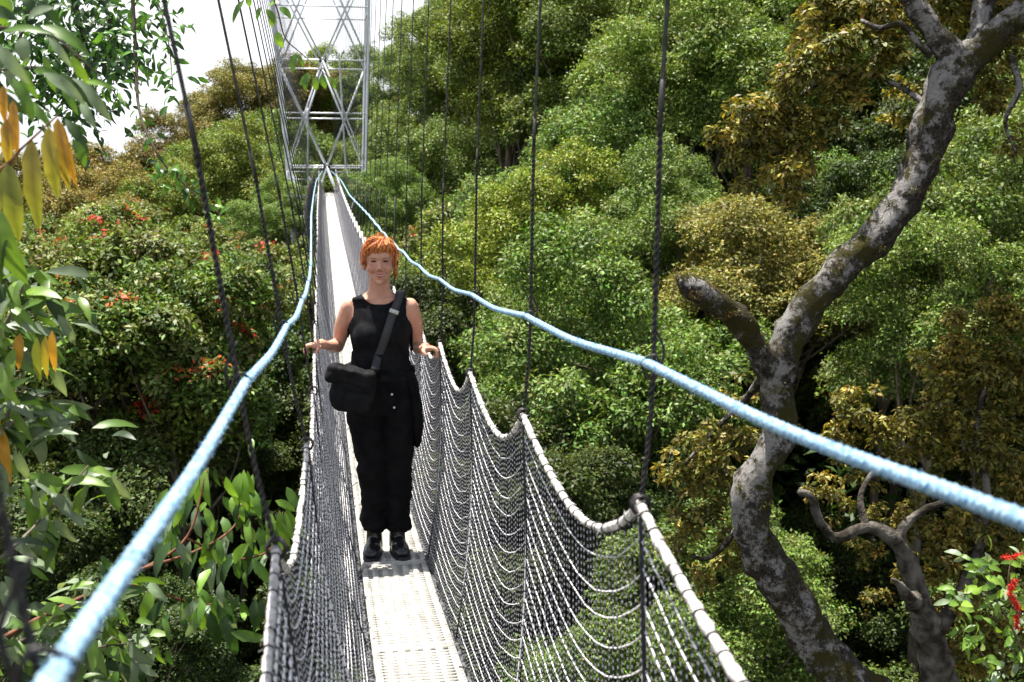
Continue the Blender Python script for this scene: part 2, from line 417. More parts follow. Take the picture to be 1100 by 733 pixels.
SKY = np.array([(0, 170), (60, 165), (100, 155), (150, 152), (190, 142), (225, 112), (240, 92), (270, 72), (300, 66), (345, 52), (390, 50), (412, 45), (440, 22), (455, 5), (500, -60), (1200, -900)], float)
def where_words(px, py):
    h = 'left' if px < 200 else 'centre left' if px < 340 else 'middle' if px < 520 else 'centre right' if px < 700 else 'right' if px < 880 else 'far right'
    v = 'top' if py < 130 else 'upper' if py < 280 else 'middle' if py < 450 else 'lower'
    return f'{v} part of the slope, {h}'
tree_count = {}
def place_tree(key, x, y, z, s, label=None, flat=1.0):
    v = int(rng.integers(0, 3 if key == 'light' else 2)); cm, tm, rx, rz = PROTO[key, v]
    px, py = proj((x, y, z))
    lab = label or f'{KINDS[key][0]} tree, {where_words(px, py)}'
    g = None if label else f'{KINDS[key][0]} trees, {where_words(px, py)}'
    t = thing('forest_tree', lab, 'tree', (x, y, z), g)
    t.rotation_euler = (0, 0, float(rng.random() * 6.283)); t.scale = (s, s, s * flat)
    link('crown', cm, parent=t); link('trunk', tm, parent=t)
    tree_count[lab] = tree_count.get(lab, 0) + 1
    return t
taken = []; NOGO = []
def hero(key, px, py, Y, s, label, flat=1.0):
    p = P(px, py, Y); place_tree(key, *p, s, label, flat); taken.append((p[0], p[1], 2.2 * s))
# skyline and other trees the photograph shows one by one
hero('brown', 118, 212, 62, 1.05, 'brown rounded tree on the skyline at the left end of the ridge')
hero('brown', 168, 205, 64, 1.0, 'brown tree on the skyline, second from the left end of the ridge')
hero('brown', 60, 222, 60, 1.0, 'brown ridge tree partly behind the hanging yellow leaves')
hero('brown', 215, 172, 66, 1.0, 'brown skyline tree where the ridge begins to climb')
hero('brown', 262, 118, 68, .95, 'tall brown skyline tree left of the steel tower')
hero('brown', 312, 108, 70, .9, 'brown tree crown seen through the left side of the tower')
hero('lime', 360, 108, 72, .9, 'yellow-green tree crown seen through the middle of the tower')
hero('light', 428, 98, 66, .85, 'green tree on the skyline just right of the tower')
hero('light', 492, 80, 56, 1.0, 'tall light green tree whose top meets the sky right of the tower')
hero('lime', 556, 60, 44, 1.1, 'large yellow-green tree filling the top behind the thin hangers')
hero('light', 625, 70, 42, 1.2, 'large light green tree at the top behind the nearest right hanger')
hero('gold', 822, 305, 23, .84, 'rounded golden tree crown above the broken branch of the gnarled tree', .8)
hero('light', 800, 70, 33, .95, 'pale green feathery tree at the top right of the slope')
hero('light', 735, 95, 34, .9, 'pale green tree beside the nearest right hanger')
hero('light', 740, 250, 27, .62, 'small rounded pale green tree above the blue rope')
hero('lime', 585, 280, 30, .8, 'yellow-green tree above the blue rope to the right of the woman')
hero('light', 660, 400, 22, .85, 'pale green tree between the blue rope and the net on the right')
hero('light', 610, 225, 34, .95, 'feathery light green tree in the middle of the slope')
hero('light', 1050, 260, 20, .8, 'green tree behind the gnarled trunk at the right edge')
hero('light', 1010, 350, 18, .6, 'small shaded green tree right of the gnarled trunk')
hero('light', 780, 690, 15, .55, 'small pale green tree at the bottom beside the gnarled trunk')
hero('broad', 90, 300, 44, .9, 'green tree on the slope below the hanging yellow leaves')
hero('lime', 250, 205, 52, .85, 'yellow-green tree on the slope left of the tower foot')
hero('broad', 165, 390, 21, .7, 'broadleaf tree with red young leaves above the left blue rope')
hero('broad', 110, 400, 22, .85, 'broadleaf tree with red young leaves at the left of the slope')
hero('broad', 210, 335, 27, .62, 'broadleaf tree with red young leaves behind the left hangers')

hero('light', 292, 232, 44, .42, 'small green tree hiding the left foot of the tower')
hero('light', 412, 226, 44, .5, 'small green tree hiding the right foot of the tower')
SEEDS = [(150, 215, 'brown'), (250, 130, 'brown'), (230, 230, 'lime'), (300, 220, 'light'), (340, 110, 'brown'), (200, 350, 'broad'), (100, 420, 'broad'), (300, 300, 'broad'), (120, 300, 'broad'), (60, 330, 'broad'),
 (270, 430, 'dark'), (150, 520, 'broad'), (250, 620, 'dark'), (430, 100, 'light'), (540, 60, 'lime'), (620, 100, 'light'), (480, 170, 'light'), (470, 250, 'broad'), (480, 320, 'light'),
 (600, 230, 'light'), (720, 60, 'light'), (800, 60, 'light'), (860, 130, 'dark'), (750, 220, 'light'), (880, 20, 'dark'), (700, 180, 'dark'), (650, 330, 'light'), (530, 400, 'dark'),
 (600, 420, 'light'), (650, 520, 'dark'), (900, 330, 'dark'), (1050, 180, 'light'), (1040, 300, 'light'), (1000, 60, 'dark'), (960, 400, 'dark'), (1060, 420, 'dark'),
 (790, 690, 'light'), (740, 600, 'dark'), (880, 560, 'dark'), (1000, 650, 'dark'), (50, 600, 'broad'), (760, 440, 'dark'), (560, 160, 'dark')]
DYC = [-4, 4, 6, 11, 15, 20, 30, 40, 52]; DZC = [-1.5, -1.8, -1.9, -1.9, -1.75, -1.5, -1., -.4, 0]
cells = []
y = 12.0
while y < 88:
    st = 3.0 + y * .032
    x = -.36 * y - 5
    while x < .78 * y + 6:
        cells.append((x + rng.uniform(-.35, .35) * st, y + rng.uniform(-.35, .35) * st)); x += st
    y += st
for x, y in cells:
    if any((x - a) ** 2 + (y - b) ** 2 < r * r for a, b, r in taken): continue
    zc = float(canopy(x, y)); clear = -4.2 < x < 5.0 and y < 52
    zc += rng.uniform(-2.2, 1.0) * (.5 + y / 60)
    s = rng.uniform(.62, 1.12) * (.62 if y < 20 else .75 if y < 30 else .95)
    if clear: zc = min(zc, float(np.interp(y, DYC, DZC)) - .7 - 3.6 * s)
    px, py = proj((x, y, zc))
    if px < -150 or px > 1300 or py > 860 or py < -170: continue
    top = proj((x, y, zc + 3.0 * s))[1]
    lim = np.interp(px, SKY[:, 0], SKY[:, 1])
    if top < lim + 12: continue
    if x > 2.5 and y < 13.5: continue
    if px > 690 and py > 430 and rng.random() < .4: continue
    if 170 < px < 330 and py > 520: continue
    ww = [(math.hypot(px - a, (py - b) * 1.2) * rng.uniform(.75, 1.3), k) for a, b, k in SEEDS]
    key = min(ww)[1]
    if py > 520 and (px < 330 or px > 840): key = 'dark'
    if 735 < px < 905 and 270 < py < 560 and y < 23: continue
    place_tree(key, x, y, zc, s)

# shrubs of the lower storey, seen in the gaps between the crowns
nsh = 0
while nsh < 70:
    y = 11 + 60 * rng.random(); x = (-.34 + 1.1 * rng.random()) * y
    if -3.5 < x < 4.5 and y < 25: continue
    if y < 14 and x > 3: continue
    z = float(ground_z(x, y)) + rng.uniform(.8, 3.2); px, py = proj((x, y, z))
    if not (-60 < px < 1160 and -60 < py < 800): continue
    key = ['dark', 'dark', 'dark', 'broad'][int(rng.integers(0, 4))]
    if (px > 690 or px < 330) and py > 450: key = 'dark'
    v = int(rng.integers(0, 3 if key == 'light' else 2)); cm, tm, rx, rz = PROTO[key, v]; s_ = rng.uniform(.35, .62)
    t = thing('understorey_shrub', f'{KINDS[key][0]} shrub under the trees, {where_words(px, py)}', 'shrub', (x, y, z), f'{KINDS[key][0]} shrubs, {where_words(px, py)}')
    t.rotation_euler = (0, 0, float(rng.random() * 6.283)); t.scale = (s_, s_, s_ * .9)
    link('foliage', cm, parent=t); link('stem', tm, parent=t); nsh += 1

# low growth that covers the forest floor
n = 60000
yy = 9 + 80 * rng.random(n) ** .8; xx = (-.36 + 1.15 * rng.random(n)) * yy + rng.normal(size=n) * 3
zz = ground_z(xx, yy) + rng.random(n) ** 2 * 2.2
N = unit(rng.normal(size=(n, 3)) * .6 + np.array([0, 0, 1.])); D = unit(np.cross(N, rng.normal(size=(n, 3))))
cc = np.array([.05, .09, .022]) * (.5 + rng.random((n, 1)))
vq = leaf_quads(np.stack([xx, yy, zz], -1), D, N, .3 + .25 * rng.random(n), .16 + .1 * rng.random(n))
ug = link('undergrowth', mesh_np('undergrowth', vq.reshape(-1, 3), np.arange(n * 4).reshape(n, 4), cols=np.repeat(cc, 4, 0)), M['leaf'])
tag(ug, 'dark leafy ground cover on the forest floor between the trees', 'ground cover', kind='stuff')

# ------------------------------------------------------------------ the bridge
bridge = thing('suspension_bridge', 'long narrow rope suspension footbridge with netted sides hanging over the forest', 'footbridge')
SP = 1.3; YEND = 48.0
ZY = [-4, .7, 2.0, 3.3, 4.6, 5.9, 8, 10.6, 15.4, 20, 25, 33, 41, 48]
ZR = [-.32, -.56, -.54, -.65, -.72, -.765, -.79, -.76, -.62, -.46, -.27, .12, .58, 1.05]
ZL = [-.36, -.56, -.60, -.715, -.79, -.77, -.80, -.77, -.62, -.46, -.27, .12, .58, 1.05]
DY = [-4, 2, 4.2, 5.9, 10.6, 15, 20, 29.5, 40, 48]
DZ = [-1.44, -1.67, -1.81, -1.915, -1.915, -1.74, -1.48, -1.02, -.42, .1]
def smooth_interp(y, a, b):
    y = np.asarray(y, float); w = np.array([-.8, -.4, 0, .4, .8])
    return np.mean([np.interp(y + q, a, b) for q in w], axis=0)
def peak(side, y):
    """top of a side net at a hanger"""
    y = np.asarray(y, float)
    if side > 0: x = np.interp(y, [0, 5.9, 15, 25, 48], [.555, .59, .595, .59, .60])
    else: x = np.interp(y, [0, 2, 3.3, 4.6, 8, 25, 48], [-.10, -.09, -.055, -.048, -.055, -.085, -.06])
    return np.stack([x, y, smooth_interp(y, ZY, ZR if side > 0 else ZL)], -1)
def deck_pt(y, x): 
    y = np.asarray(y, float); return np.stack([np.broadcast_to(x, y.shape), y, smooth_interp(y, DY, DZ)], -1)
DXL, DXR = .165, .50
# deck panels
def panel(y0, y1):
    G = Geo(); L = y1 - y0
    nst = 7; w = (DXR - DXL); pitch = (w - .03) / (nst - 1)
    ys = np.linspace(y0 + .004, y1 - .004, 5)
    for i in range(nst):
        x = DXL + .015 + pitch * i
        pts = deck_pt(ys, x)
        for a, b in zip(pts[:-1], pts[1:]):
            d = unit(b - a); rot = np.array([[1, 0, 0], [0, d[1], -d[2]], [0, d[2], d[1]]])
            G.box((a + b) / 2, (.0145, np.linalg.norm(b - a) / 2 + .001, .012), rot)
    step = .033 if y0 < 14 else .06
    for y in np.arange(y0 + .02, y1 - .01, step):
        p = deck_pt(np.array(y), (DXL + DXR) / 2)
        G.box(p + np.array([0, 0, -.003]), (w / 2 - .014, step * (.20 if y0 < 14 else .46), .0085))
        if y0 < 14:       # raised tread cleats on every slat
            for i in range(nst): G.box(p + np.array([DXL + .015 + pitch * i - (DXL + DXR) / 2, 0, .0125]), (.011, .005, .003))
    for y in (y0 + .014, y1 - .014): G.box(deck_pt(np.array(y), (DXL + DXR) / 2) + np.array([0, 0, .002]), (w / 2 - .004, .010, .0125))
    return G
k = 0; y = .6
while y < YEND:
    L = 1.3 if y < 14 else 2.6
    panel(y + .006, min(y + L - .006, YEND)).build('deck_panel', M['deck'], bridge, smooth=False); y += L
# edge cables and lashing between deck and nets
for x in (DXL - .014, DXR + .014):
    G = Geo(); ys = np.arange(-.5, YEND, .12); pts = deck_pt(ys, x); pts[:, 2] -= .012
    G.tube(pts, .010, 6)
    for yv in np.arange(.6, 16, .018):
        p = deck_pt(np.array(yv), x) + rng.normal(size=3) * np.array([.006, .004, .008]) - np.array([0, 0, .008])
        d = rng.normal(size=3) * .016
        G.tube([p - d, p + rng.normal(size=3) * .006, p + d], .0035, 3, cap=False)
    G.build('edge_cable', M['deckedge'], bridge)
# side nets, one panel between each pair of hangers
HY = [2.0 + SP * k for k in range(-1, 36)]; HY = [h for h in HY if h < YEND]; HY = [-.6] + HY + [YEND]
NROW = 18
def net_panel(side, ya, yb, lod):
    pa, pb = peak(side, ya), peak(side, yb)
    xb = (DXR + .02) if side > 0 else (DXL - .02)
    L = yb - ya; sag = .135 * min(1, L / 1.3)
    def surf(u, v, extra=0):
        """u along, v 0 top .. 1 bottom"""
        u = np.asarray(u, float); v = np.asarray(v, float)
        top = pa * (1 - u[..., None]) + pb * u[..., None]
        skew = u + .10 * np.sin(np.pi * u)
        sg = 4 * skew.clip(0, 1) * (1 - skew.clip(0, 1)) 
        top = top.copy(); top[..., 2] -= sag * sg
        bot = deck_pt(top[..., 1], xb); bot[..., 2] -= .01
        p = top * (1 - v[..., None]) + bot * v[..., None]
        # the net bellies out a little and the rows keep the scallop
        p[..., 0] += side * .035 * np.sin(np.pi * v) * (1 - .3 * sg)
        p[..., 2] -= sag * .55 * sg * np.sin(np.pi * v) * (1 - v) ** .3
        return p
    # vertical twine
    G = Geo(); nv = int(round(L / (.033 if lod == 0 else .05))); segs = 8 if lod == 0 else 4
    for i in range(nv + 1):
        u = (i + .5) / (nv + 1); v = np.linspace(0, 1, segs + 1)
        p = surf(np.full(segs + 1, u), v)
        p[1:-1] += rng.normal(size=(segs - 1, 3)) * np.array([.001, .002, 0])
        G.tube(p, (.0015 if side > 0 else .0011) if lod == 0 else .0022, 3, cap=False, ph=rng.random())
    net = G.build('net_panel', M['twine'], bridge)
    # white cross cords
    G = Geo(); us = np.linspace(0, 1, 15 if lod == 0 else 7)
    rows = NROW if lod == 0 else 9
    for j in range(1, rows):
        vv = (j + (rng.normal() * .06 if lod == 0 else 0)) / rows
        p = surf(us, np.full(us.shape, vv)); p[:, 2] += rng.normal(size=len(us)) * .0022 * (lod == 0)
        G.tube(p, (.0017 if side > 0 else .0025) if lod == 0 else .0034, 4 if lod == 0 else 3, cap=False, ph=rng.random())
    # doubled cord on the hanger line
    v = np.linspace(0, 1, 9); G.tube(surf(np.full(9, .004), v), .0045, 4, cap=False)
    G.build('cross_cords', M['net_rope'], net)
    # thick head rope with dark lashing
    G = Geo(); us = np.linspace(0, 1, 75 if lod == 0 else 10); p = surf(us, np.zeros(us.shape))
    rr = (.0088 if side > 0 else .0070) if lod == 0 else .013
    rad = rr * (1 + (.10 * np.abs(np.sin(us * L / .055 * np.pi)) + .10 * rng.normal(size=len(us)) if lod == 0 else 0))
    G.tube(p + (rng.normal(size=p.shape) * .0008 if lod == 0 else 0), rad, 10 if lod == 0 else 5, jitter=.16)
    if lod == 0:            # frayed ends of the wrapping
        for _ in range(90):
            q = p[rng.integers(0, len(p))] + rng.normal(size=3) * .003; dd = unit(rng.normal(size=3)); G.tube([q, q + dd * rr * 1.1, q + dd * (rr * 1.1 + .010 * rng.random()) - np.array([0, 0, .003])], .0007, 3, cap=False)
    G.build('head_rope', M['white_rope'], net)
    if lod == 0:
        G = Geo(); nl = int(L / .055); path = []
        for i in range(nl):          # one running cord: a turn round the rope, then along under it to the next turn
            u = (i + .5 + rng.uniform(-.3, .3)) / nl
            c, c2 = surf(np.array([u, u + .002]), np.zeros(2)); T = unit(c2 - c)
            a = unit(np.cross(T, [0, 0, 1.])); b = np.cross(a, T)
            A = np.linspace(-np.pi / 2, 1.5 * np.pi, 9)
            path.append(c + np.outer(np.cos(A), a) * (rr * 1.17) + np.outer(np.sin(A), b) * (rr * 1.17) + np.outer(A / 6.283, T) * .010)
        G.tube(np.concatenate(path), .0016, 4, cap=False)
        G.build('lashing', M['dark_cord'], net)
for side in (-1, 1):
    for a, b in zip(HY[:-1], HY[1:]): net_panel(side, a, b, 0 if a < 12 else 1)

# blue hand ropes, tied to each hanger
def fuzz(G, pts, r, n, l):
    for _ in range(n):
        i = rng.integers(0, len(pts) - 1); p = pts[i] + (pts[i + 1] - pts[i]) * rng.random()
        d = unit(rng.normal(size=3)); G.tube([p + d * r * .8, p + d * (r + l * rng.random())], .0006, 3, cap=False)
BY = [-1.5, .3, .7, 2.0, 3.3, 4.6, 6.9, 11, 15, 25, 35, 48]; W9 = np.linspace(-1.1, 1.1, 11)
BR = dict(x=[.56, .565, .568, .572, .582, .590, .592, .59, .60, .60, .61, .42], z=[-.185, -.248, -.262, -.300, -.352, -.405, -.450, -.37, -.25, .0, .42, 1.0])
BL = dict(x=[-.180, -.170, -.165, -.132, -.100, -.080, -.07, -.10, -.13, -.16, -.14, .08], z=[-.25, -.27, -.285, -.31, -.37, -.42, -.45, -.37, -.25, .0, .42, 1.0])
def blue_pt(side, y):
    d = BR if side > 0 else BL
    return np.stack([np.mean([np.interp(y + q, BY, d['x']) for q in W9], axis=0), y, np.mean([np.interp(y + q, BY, d['z']) for q in W9], axis=0)], -1)
ROPE_Z = {}
for side in (-1, 1):
    ys = np.concatenate([np.arange(-1.5, 12, .0065), np.arange(12, YEND, .25)])
    base = blue_pt(side, ys)
    for j, h in enumerate(HY[:-1]):     # slight pinch up at every tie
        base[:, 2] += .0025 * np.exp(-((ys - h) / .10) ** 2) - .012 * np.sin((ys - h) / SP * np.pi) ** 2 / len(HY)
    G = Geo(); rr = .0078
    near = ys < 12
    for s_ in range(3):                  # three laid strands
        ph = ys[near] / .030 * 2 * np.pi + s_ * 2.094
        p = base[near].copy(); p[:, 0] += np.cos(ph) * .0042; p[:, 2] += np.sin(ph) * .0042
        G.tube(p, .0054 if side > 0 else .0050, 6, cap=False)
    G.tube(base[~near], .0125, 6)
    fz = base[(ys > .3) & (ys < 8)]; fuzz(G, fz, .009, 4200, .0035)
    G.build('hand_rope', M['blue'], bridge)

# main cables and hangers
def main_cable(side, y):
    z = 3.1 + .0125 * (y - 15) ** 2
    pk = peak(side, np.array(y)); sl = -.178 if side < 0 else .045
    return np.array([pk[0] + sl * (z - pk[2]), y, z])
for side in (-1, 1):
    G = Geo(); G.tube([main_cable(side, y) for y in np.linspace(-6, YEND + 1, 60)], .02, 8); G.build('main_cable', M['thin_cable'], bridge)
    for h in HY[1:-1]:
        pk = peak(side, np.array(h)); bp_ = blue_pt(side, np.array(h)); top = main_cable(side, h)
        d = unit(top - bp_)
        off = side * .014
        sl_z = .62 if h < 12 else .9
        mid = bp_ + d * ((.43 if side > 0 else .34) + .1 * rng.random())
        mid = mid if mid[2] > bp_[2] + .15 else bp_ + d * .4
        a = pk + np.array([0, 0, .0]); b_ = bp_ + np.array([off, 0, 0])
        path = spline([a, a * .5 + b_ * .5 + np.array([off * .3, 0, 0]), b_, mid], 40)
        H = Geo()
        if h < 9:
            H_len = np.concatenate([[0], np.cumsum(np.linalg.norm(np.diff(path, axis=0), axis=1))])
            tt = np.arange(0, H_len[-1], .005); pth = np.stack([np.interp(tt, H_len, path[:, i]) for i in range(3)], -1)
            for s_ in range(2):
                ph = tt / .028 * 2 * np.pi + s_ * np.pi
                q = pth.copy(); kk = .0027 if h > 1 else .0019; q[:, 0] += np.cos(ph) * kk; q[:, 1] += np.sin(ph) * kk
                H.tube(q, .0032 if h > 1 else .0022, 5, cap=False)
            # loop of the cable tail beside the tie
            lp = spline([b_ + (0, 0, .07), b_ + (off * 1.6, .01, .02), b_ + (off * .3, .014, -.03), b_ + (-off * 1.5, .004, 0), b_ + (0, -.014, .018), b_ + (off, -.01, -.02)], 24)
            H.tube(lp, .0028, 5)
            H.tube([mid - d * .03, mid + d * .06], .0052, 7)
            # tie under the head rope
            for q in range(3):
                A = np.linspace(0, 6.283, 10); H.tube(np.stack([pk[0] + .017 * np.cos(A), np.full(10, pk[1] + (q - 1) * .008), pk[2] + .019 * np.sin(A)], -1), .003, 4, cap=False)
        else:
            H.tube(path[::6], .0075, 5)
        hg = H.build('hanger', M['cable'], bridge)
        U = Geo(); U.tube([mid, (mid + top) / 2, top], .0042 if h < 9 else .0050, 6); U.build('hanger_wire', M['thin_cable'], hg)
        if h < 9:   # post cord that runs down the net to the deck
            U = Geo(); bt = deck_pt(np.array(h), DXR + .02 if side > 0 else DXL - .02)
            m_ = (pk + bt) / 2 + np.array([side * .037, 0, -.04]); U.tube(spline([pk, m_, bt], 12), .0046, 5); U.build('post_cord', M['dark_cord'], hg)

# ------------------------------------------------------------------ tower
tc_ = P(352, 190, YEND); TX = tc_[0]; TZ0 = .1
tw = thing('lattice_tower', 'white steel lattice tower that carries the far end of the footbridge', 'tower', (TX, YEND + .4, TZ0))
hw = 1.75; dp = 3.4
lv = [(-26 + 2.12 * i) for i in range(0, 22)]
lv = [1.1 + 2.12 * i for i in range(-13, 7)]
top_z, bot_z = lv[-1], lv[0]
corners = [(-hw, 0), (hw, 0), (hw, dp), (-hw, dp)]
lean = lambda z: np.array([-.02 * z, 0, 0])
tap = lambda z: np.array([.88 + .030 * z if z > 0 else .88 + .006 * z, 1.])
for cx, cy in corners:
    G = Geo(); G.tube([np.array([*(np.array([cx, cy]) * tap(z)), z]) + lean(z) for z in lv], .062, 8); G.build('leg', M['steel'], tw)
for f in range(4):
    a, b = np.array(corners[f]), np.array(corners[(f + 1) % 4]); m_ = (a + b) / 2
    for i in range(len(lv)):
        G = Geo(); z = lv[i]; q = lambda xy, z: np.array([*(np.asarray(xy) * tap(z)), z]) + lean(z)
        if f in (1, 3) and i % 2: continue
        G.tube([q(a, z), q(b, z)], .034, 6)
        if f in (1, 3): pass
        elif i % 2 == 1 and i + 2 < len(lv):
            z2 = lv[i + 2]
            for e in (a, b):
                G.tube([q(m_, z), q(e, z2)], .045, 6); G.tube([q(e, z), q(m_, z2)], .045, 6)
            for zz in (z, z2): G.box(q(m_, zz), (.14, .03, .10) if f % 2 == 0 else (.03, .14, .10))
        G.build('brace', M['steel'], tw)
# platform and its railing at the end of the bridge
G = Geo(); G.box((0, dp / 2, -.12), (hw - .1, dp / 2, .05)); pf_ = G.build('platform', M['steel'], tw, smooth=False)
for sx in (-1, 1):
    G = Geo()
    for zz in (.25, .55, .85): G.tube([(sx * .35, -.3, zz), (sx * (hw - .12), -.3, zz), (sx * (hw - .12), dp, zz)], .020, 6)
    for xx in (.35, .8, 1.25, hw - .12): G.tube([(sx * xx, -.3, -.1), (sx * xx, -.3, .88)], .018, 6)
    G.build('railing', M['steel'], pf_)
for (ax, ay, bx, by, zz0, zz1) in ((.55, -.1, .85, -.1, 5.6, .6), (-.75, -.1, -.7, -.1, 3.4, .4)):
    G = Geo(); G.tube(spline([(ax, ay, zz0), ((ax + bx) / 2 - .04, ay, (zz0 + zz1) / 2), (bx - .1, by, zz1 + .5), (bx + .05, by, zz1), (bx + .12, by, zz1 + .25)], 20), .045, 6)
    G.build('guy_cable', M['steel'], tw)
# ------------------------------------------------------------------ the woman
WB = P(412, 604, 5.98); WB[2] = float(deck_pt(np.array(5.9), .33)[2]) + .016
woman = thing('person', 'smiling woman with orange hair in black sleeveless top and trousers holding the net ropes', 'person', WB)
woman.rotation_euler = (0, 0, -.05)
skin, sn, sl_, sb = mat('skin', .5, .35)
BVh = 1.0
t1 = sn.new('ShaderNodeTexNoise'); t1.inputs['Scale'].default_value = 14; tcx = sn.new('ShaderNodeTexCoord'); sl_.new(tcx.outputs['Object'], t1.inputs['Vector'])
rp = sn.new('ShaderNodeValToRGB'); rp.color_ramp.elements[0].position = .35; rp.color_ramp.elements[1].position = .65
rp.color_ramp.elements[0].color = (.47, .22, .15, 1); rp.color_ramp.elements[1].color = (.60, .33, .23, 1)
sl_.new(t1.outputs['Fac'], rp.inputs['Fac']); sl_.new(rp.outputs['Color'], sb.inputs['Base Color'])
sb.inputs['Subsurface Weight'].default_value = .12; sb.inputs['Subsurface Radius'].default_value = (.02, .008, .004)
black_cloth = noise_mat('black_cotton', (.006, .006, .007), (.012, .012, .014), 30, .9, .12, bump=.4, bscale=220, dist=.002)
black_trs = noise_mat('black_twill', (.004, .004, .005), (.009, .009, .010), 12, .9, .08, bump=.5, bscale=26, dist=.01)
black_nylon = noise_mat('black_nylon', (.004, .004, .005), (.009, .009, .010), 20, .75, .15, bump=.4, bscale=60, dist=.004)
webbing = noise_mat('grey_webbing', (.022, .022, .025), (.040, .040, .043), 200, .6, .4)
leather = noise_mat('black_boot_leather', (.006, .006, .007), (.014, .014, .015), 20, .28, .6, bump=.3, bscale=50, dist=.004)

def remeshed(G, vox, smooth=2, fn=None, name='tmp'):
    me = G.mesh(name); o = bpy.data.objects.new(name, me); COL.objects.link(o)
    md = o.modifiers.new('r', 'REMESH'); md.mode = 'VOXEL'; md.voxel_size = vox; md.use_smooth_shade = True
    if smooth:
        ms = o.modifiers.new('s', 'SMOOTH'); ms.iterations = smooth; ms.factor = .5
    dg = bpy.context.evaluated_depsgraph_get(); dg.update()
    m2 = bpy.data.meshes.new_from_object(o.evaluated_get(dg)); bpy.data.objects.remove(o)
    V = np.empty(len(m2.vertices) * 3, np.float32); m2.vertices.foreach_get('co', V); V = V.reshape(-1, 3).astype(float)
    Fc = np.array([list(p.vertices) for p in m2.polygons if len(p.vertices) == 4]); bpy.data.meshes.remove(m2)
    return V, Fc
def vnormals(V, Fc):
    a = np.cross(V[Fc[:, 2]] - V[Fc[:, 0]], V[Fc[:, 3]] - V[Fc[:, 1]]); N = np.zeros_like(V)
    for k in range(4): np.add.at(N, Fc[:, k], a)
    return unit(N)
def shell(V, Fc, mask, off, name, m, parent):
    """cloth that follows the body: the faces inside the mask, lifted off along the normals"""
    N = vnormals(V, Fc); f = Fc[mask[Fc].all(1)]
    use = np.unique(f); mp = -np.ones(len(V), int); mp[use] = np.arange(len(use))
    o = off[use][:, None] if isinstance(off, np.ndarray) else off
    outer = V[use] + N[use] * o; inner = V[use] + N[use] * .0005
    nf = mp[f]; e = np.sort(np.stack([nf, np.roll(nf, -1, 1)], -1).reshape(-1, 2), 1)
    ori = np.stack([nf, np.roll(nf, -1, 1)], -1).reshape(-1, 2)
    _, inv, cnt = np.unique(e, axis=0, return_inverse=True, return_counts=True)
    bd = ori[cnt[inv.ravel()] == 1]; n0 = len(use)
    rim = np.stack([bd[:, 1], bd[:, 0], bd[:, 0] + n0, bd[:, 1] + n0], -1)
    return link(name, mesh_np(name, np.vstack([outer, inner]), [np.vstack([nf, nf[:, ::-1] + n0, rim])], smooth=True), m, parent)

B = Geo()
# torso and neck
B.loft([(0, .01, .80, .150, .100), (0, .01, .86, .172, .118), (0, .012, .93, .168, .118), (0, .008, .99, .150, .108), (0, .004, 1.04, .138, .100), (0, 0, 1.09, .138, .100),
        (0, -.003, 1.15, .148, .106), (0, 0, 1.20, .154, .108), (0, .004, 1.25, .156, .100), (0, .010, 1.30, .158, .085), (0, .014, 1.335, .145, .070), (0, .016, 1.36, .115, .060),
        (0, .016, 1.378, .080, .055), (0, .012, 1.40, .058, .054), (0, .006, 1.43, .054, .055), (0, .0, 1.47, .052, .056)], 36, 2.25)
for sx in (-1, 1):
    B.ell((sx * .070, -.078, 1.175), (.064, .058, .062))                     # bust
    B.ell((sx * .150, .012, 1.312), (.047, .046, .046))                      # shoulder
    B.ell((sx * .078, .085, .87), (.080, .065, .085))                        # seat
    B.tube(spline([(sx * .03, -.045, 1.352, .010), (sx * .08, -.052, 1.356, .010), (sx * .14, -.02, 1.352, .012)], 8)[:, :3], .010, 8)  # collarbone
# arms: shoulder, elbow, wrist
arms = {-1: ((-.154, .014, 1.312), (-.224, .085, 1.098), (-.272, -.065, 1.122)), 1: ((.154, .014, 1.312), (.198, .090, 1.085), (.226, -.075, 1.098))}
for sx, (a, b, c) in arms.items():
    a, b, c = map(np.array, (a, b, c))
    pts = spline([(*a, .046), (*(a * .6 + b * .4 + (sx * .006, 0, 0)), .045), (*(a * .25 + b * .75), .037), (*b, .033)], 10); B.tube(pts[:, :3], pts[:, 3], 14)
    pts = spline([(*b, .034), (*(b * .7 + c * .3), .037), (*(b * .35 + c * .65), .029), (*c, .0225)], 10); B.tube(pts[:, :3], pts[:, 3], 14)
    B.ell(b, (.034, .034, .034))
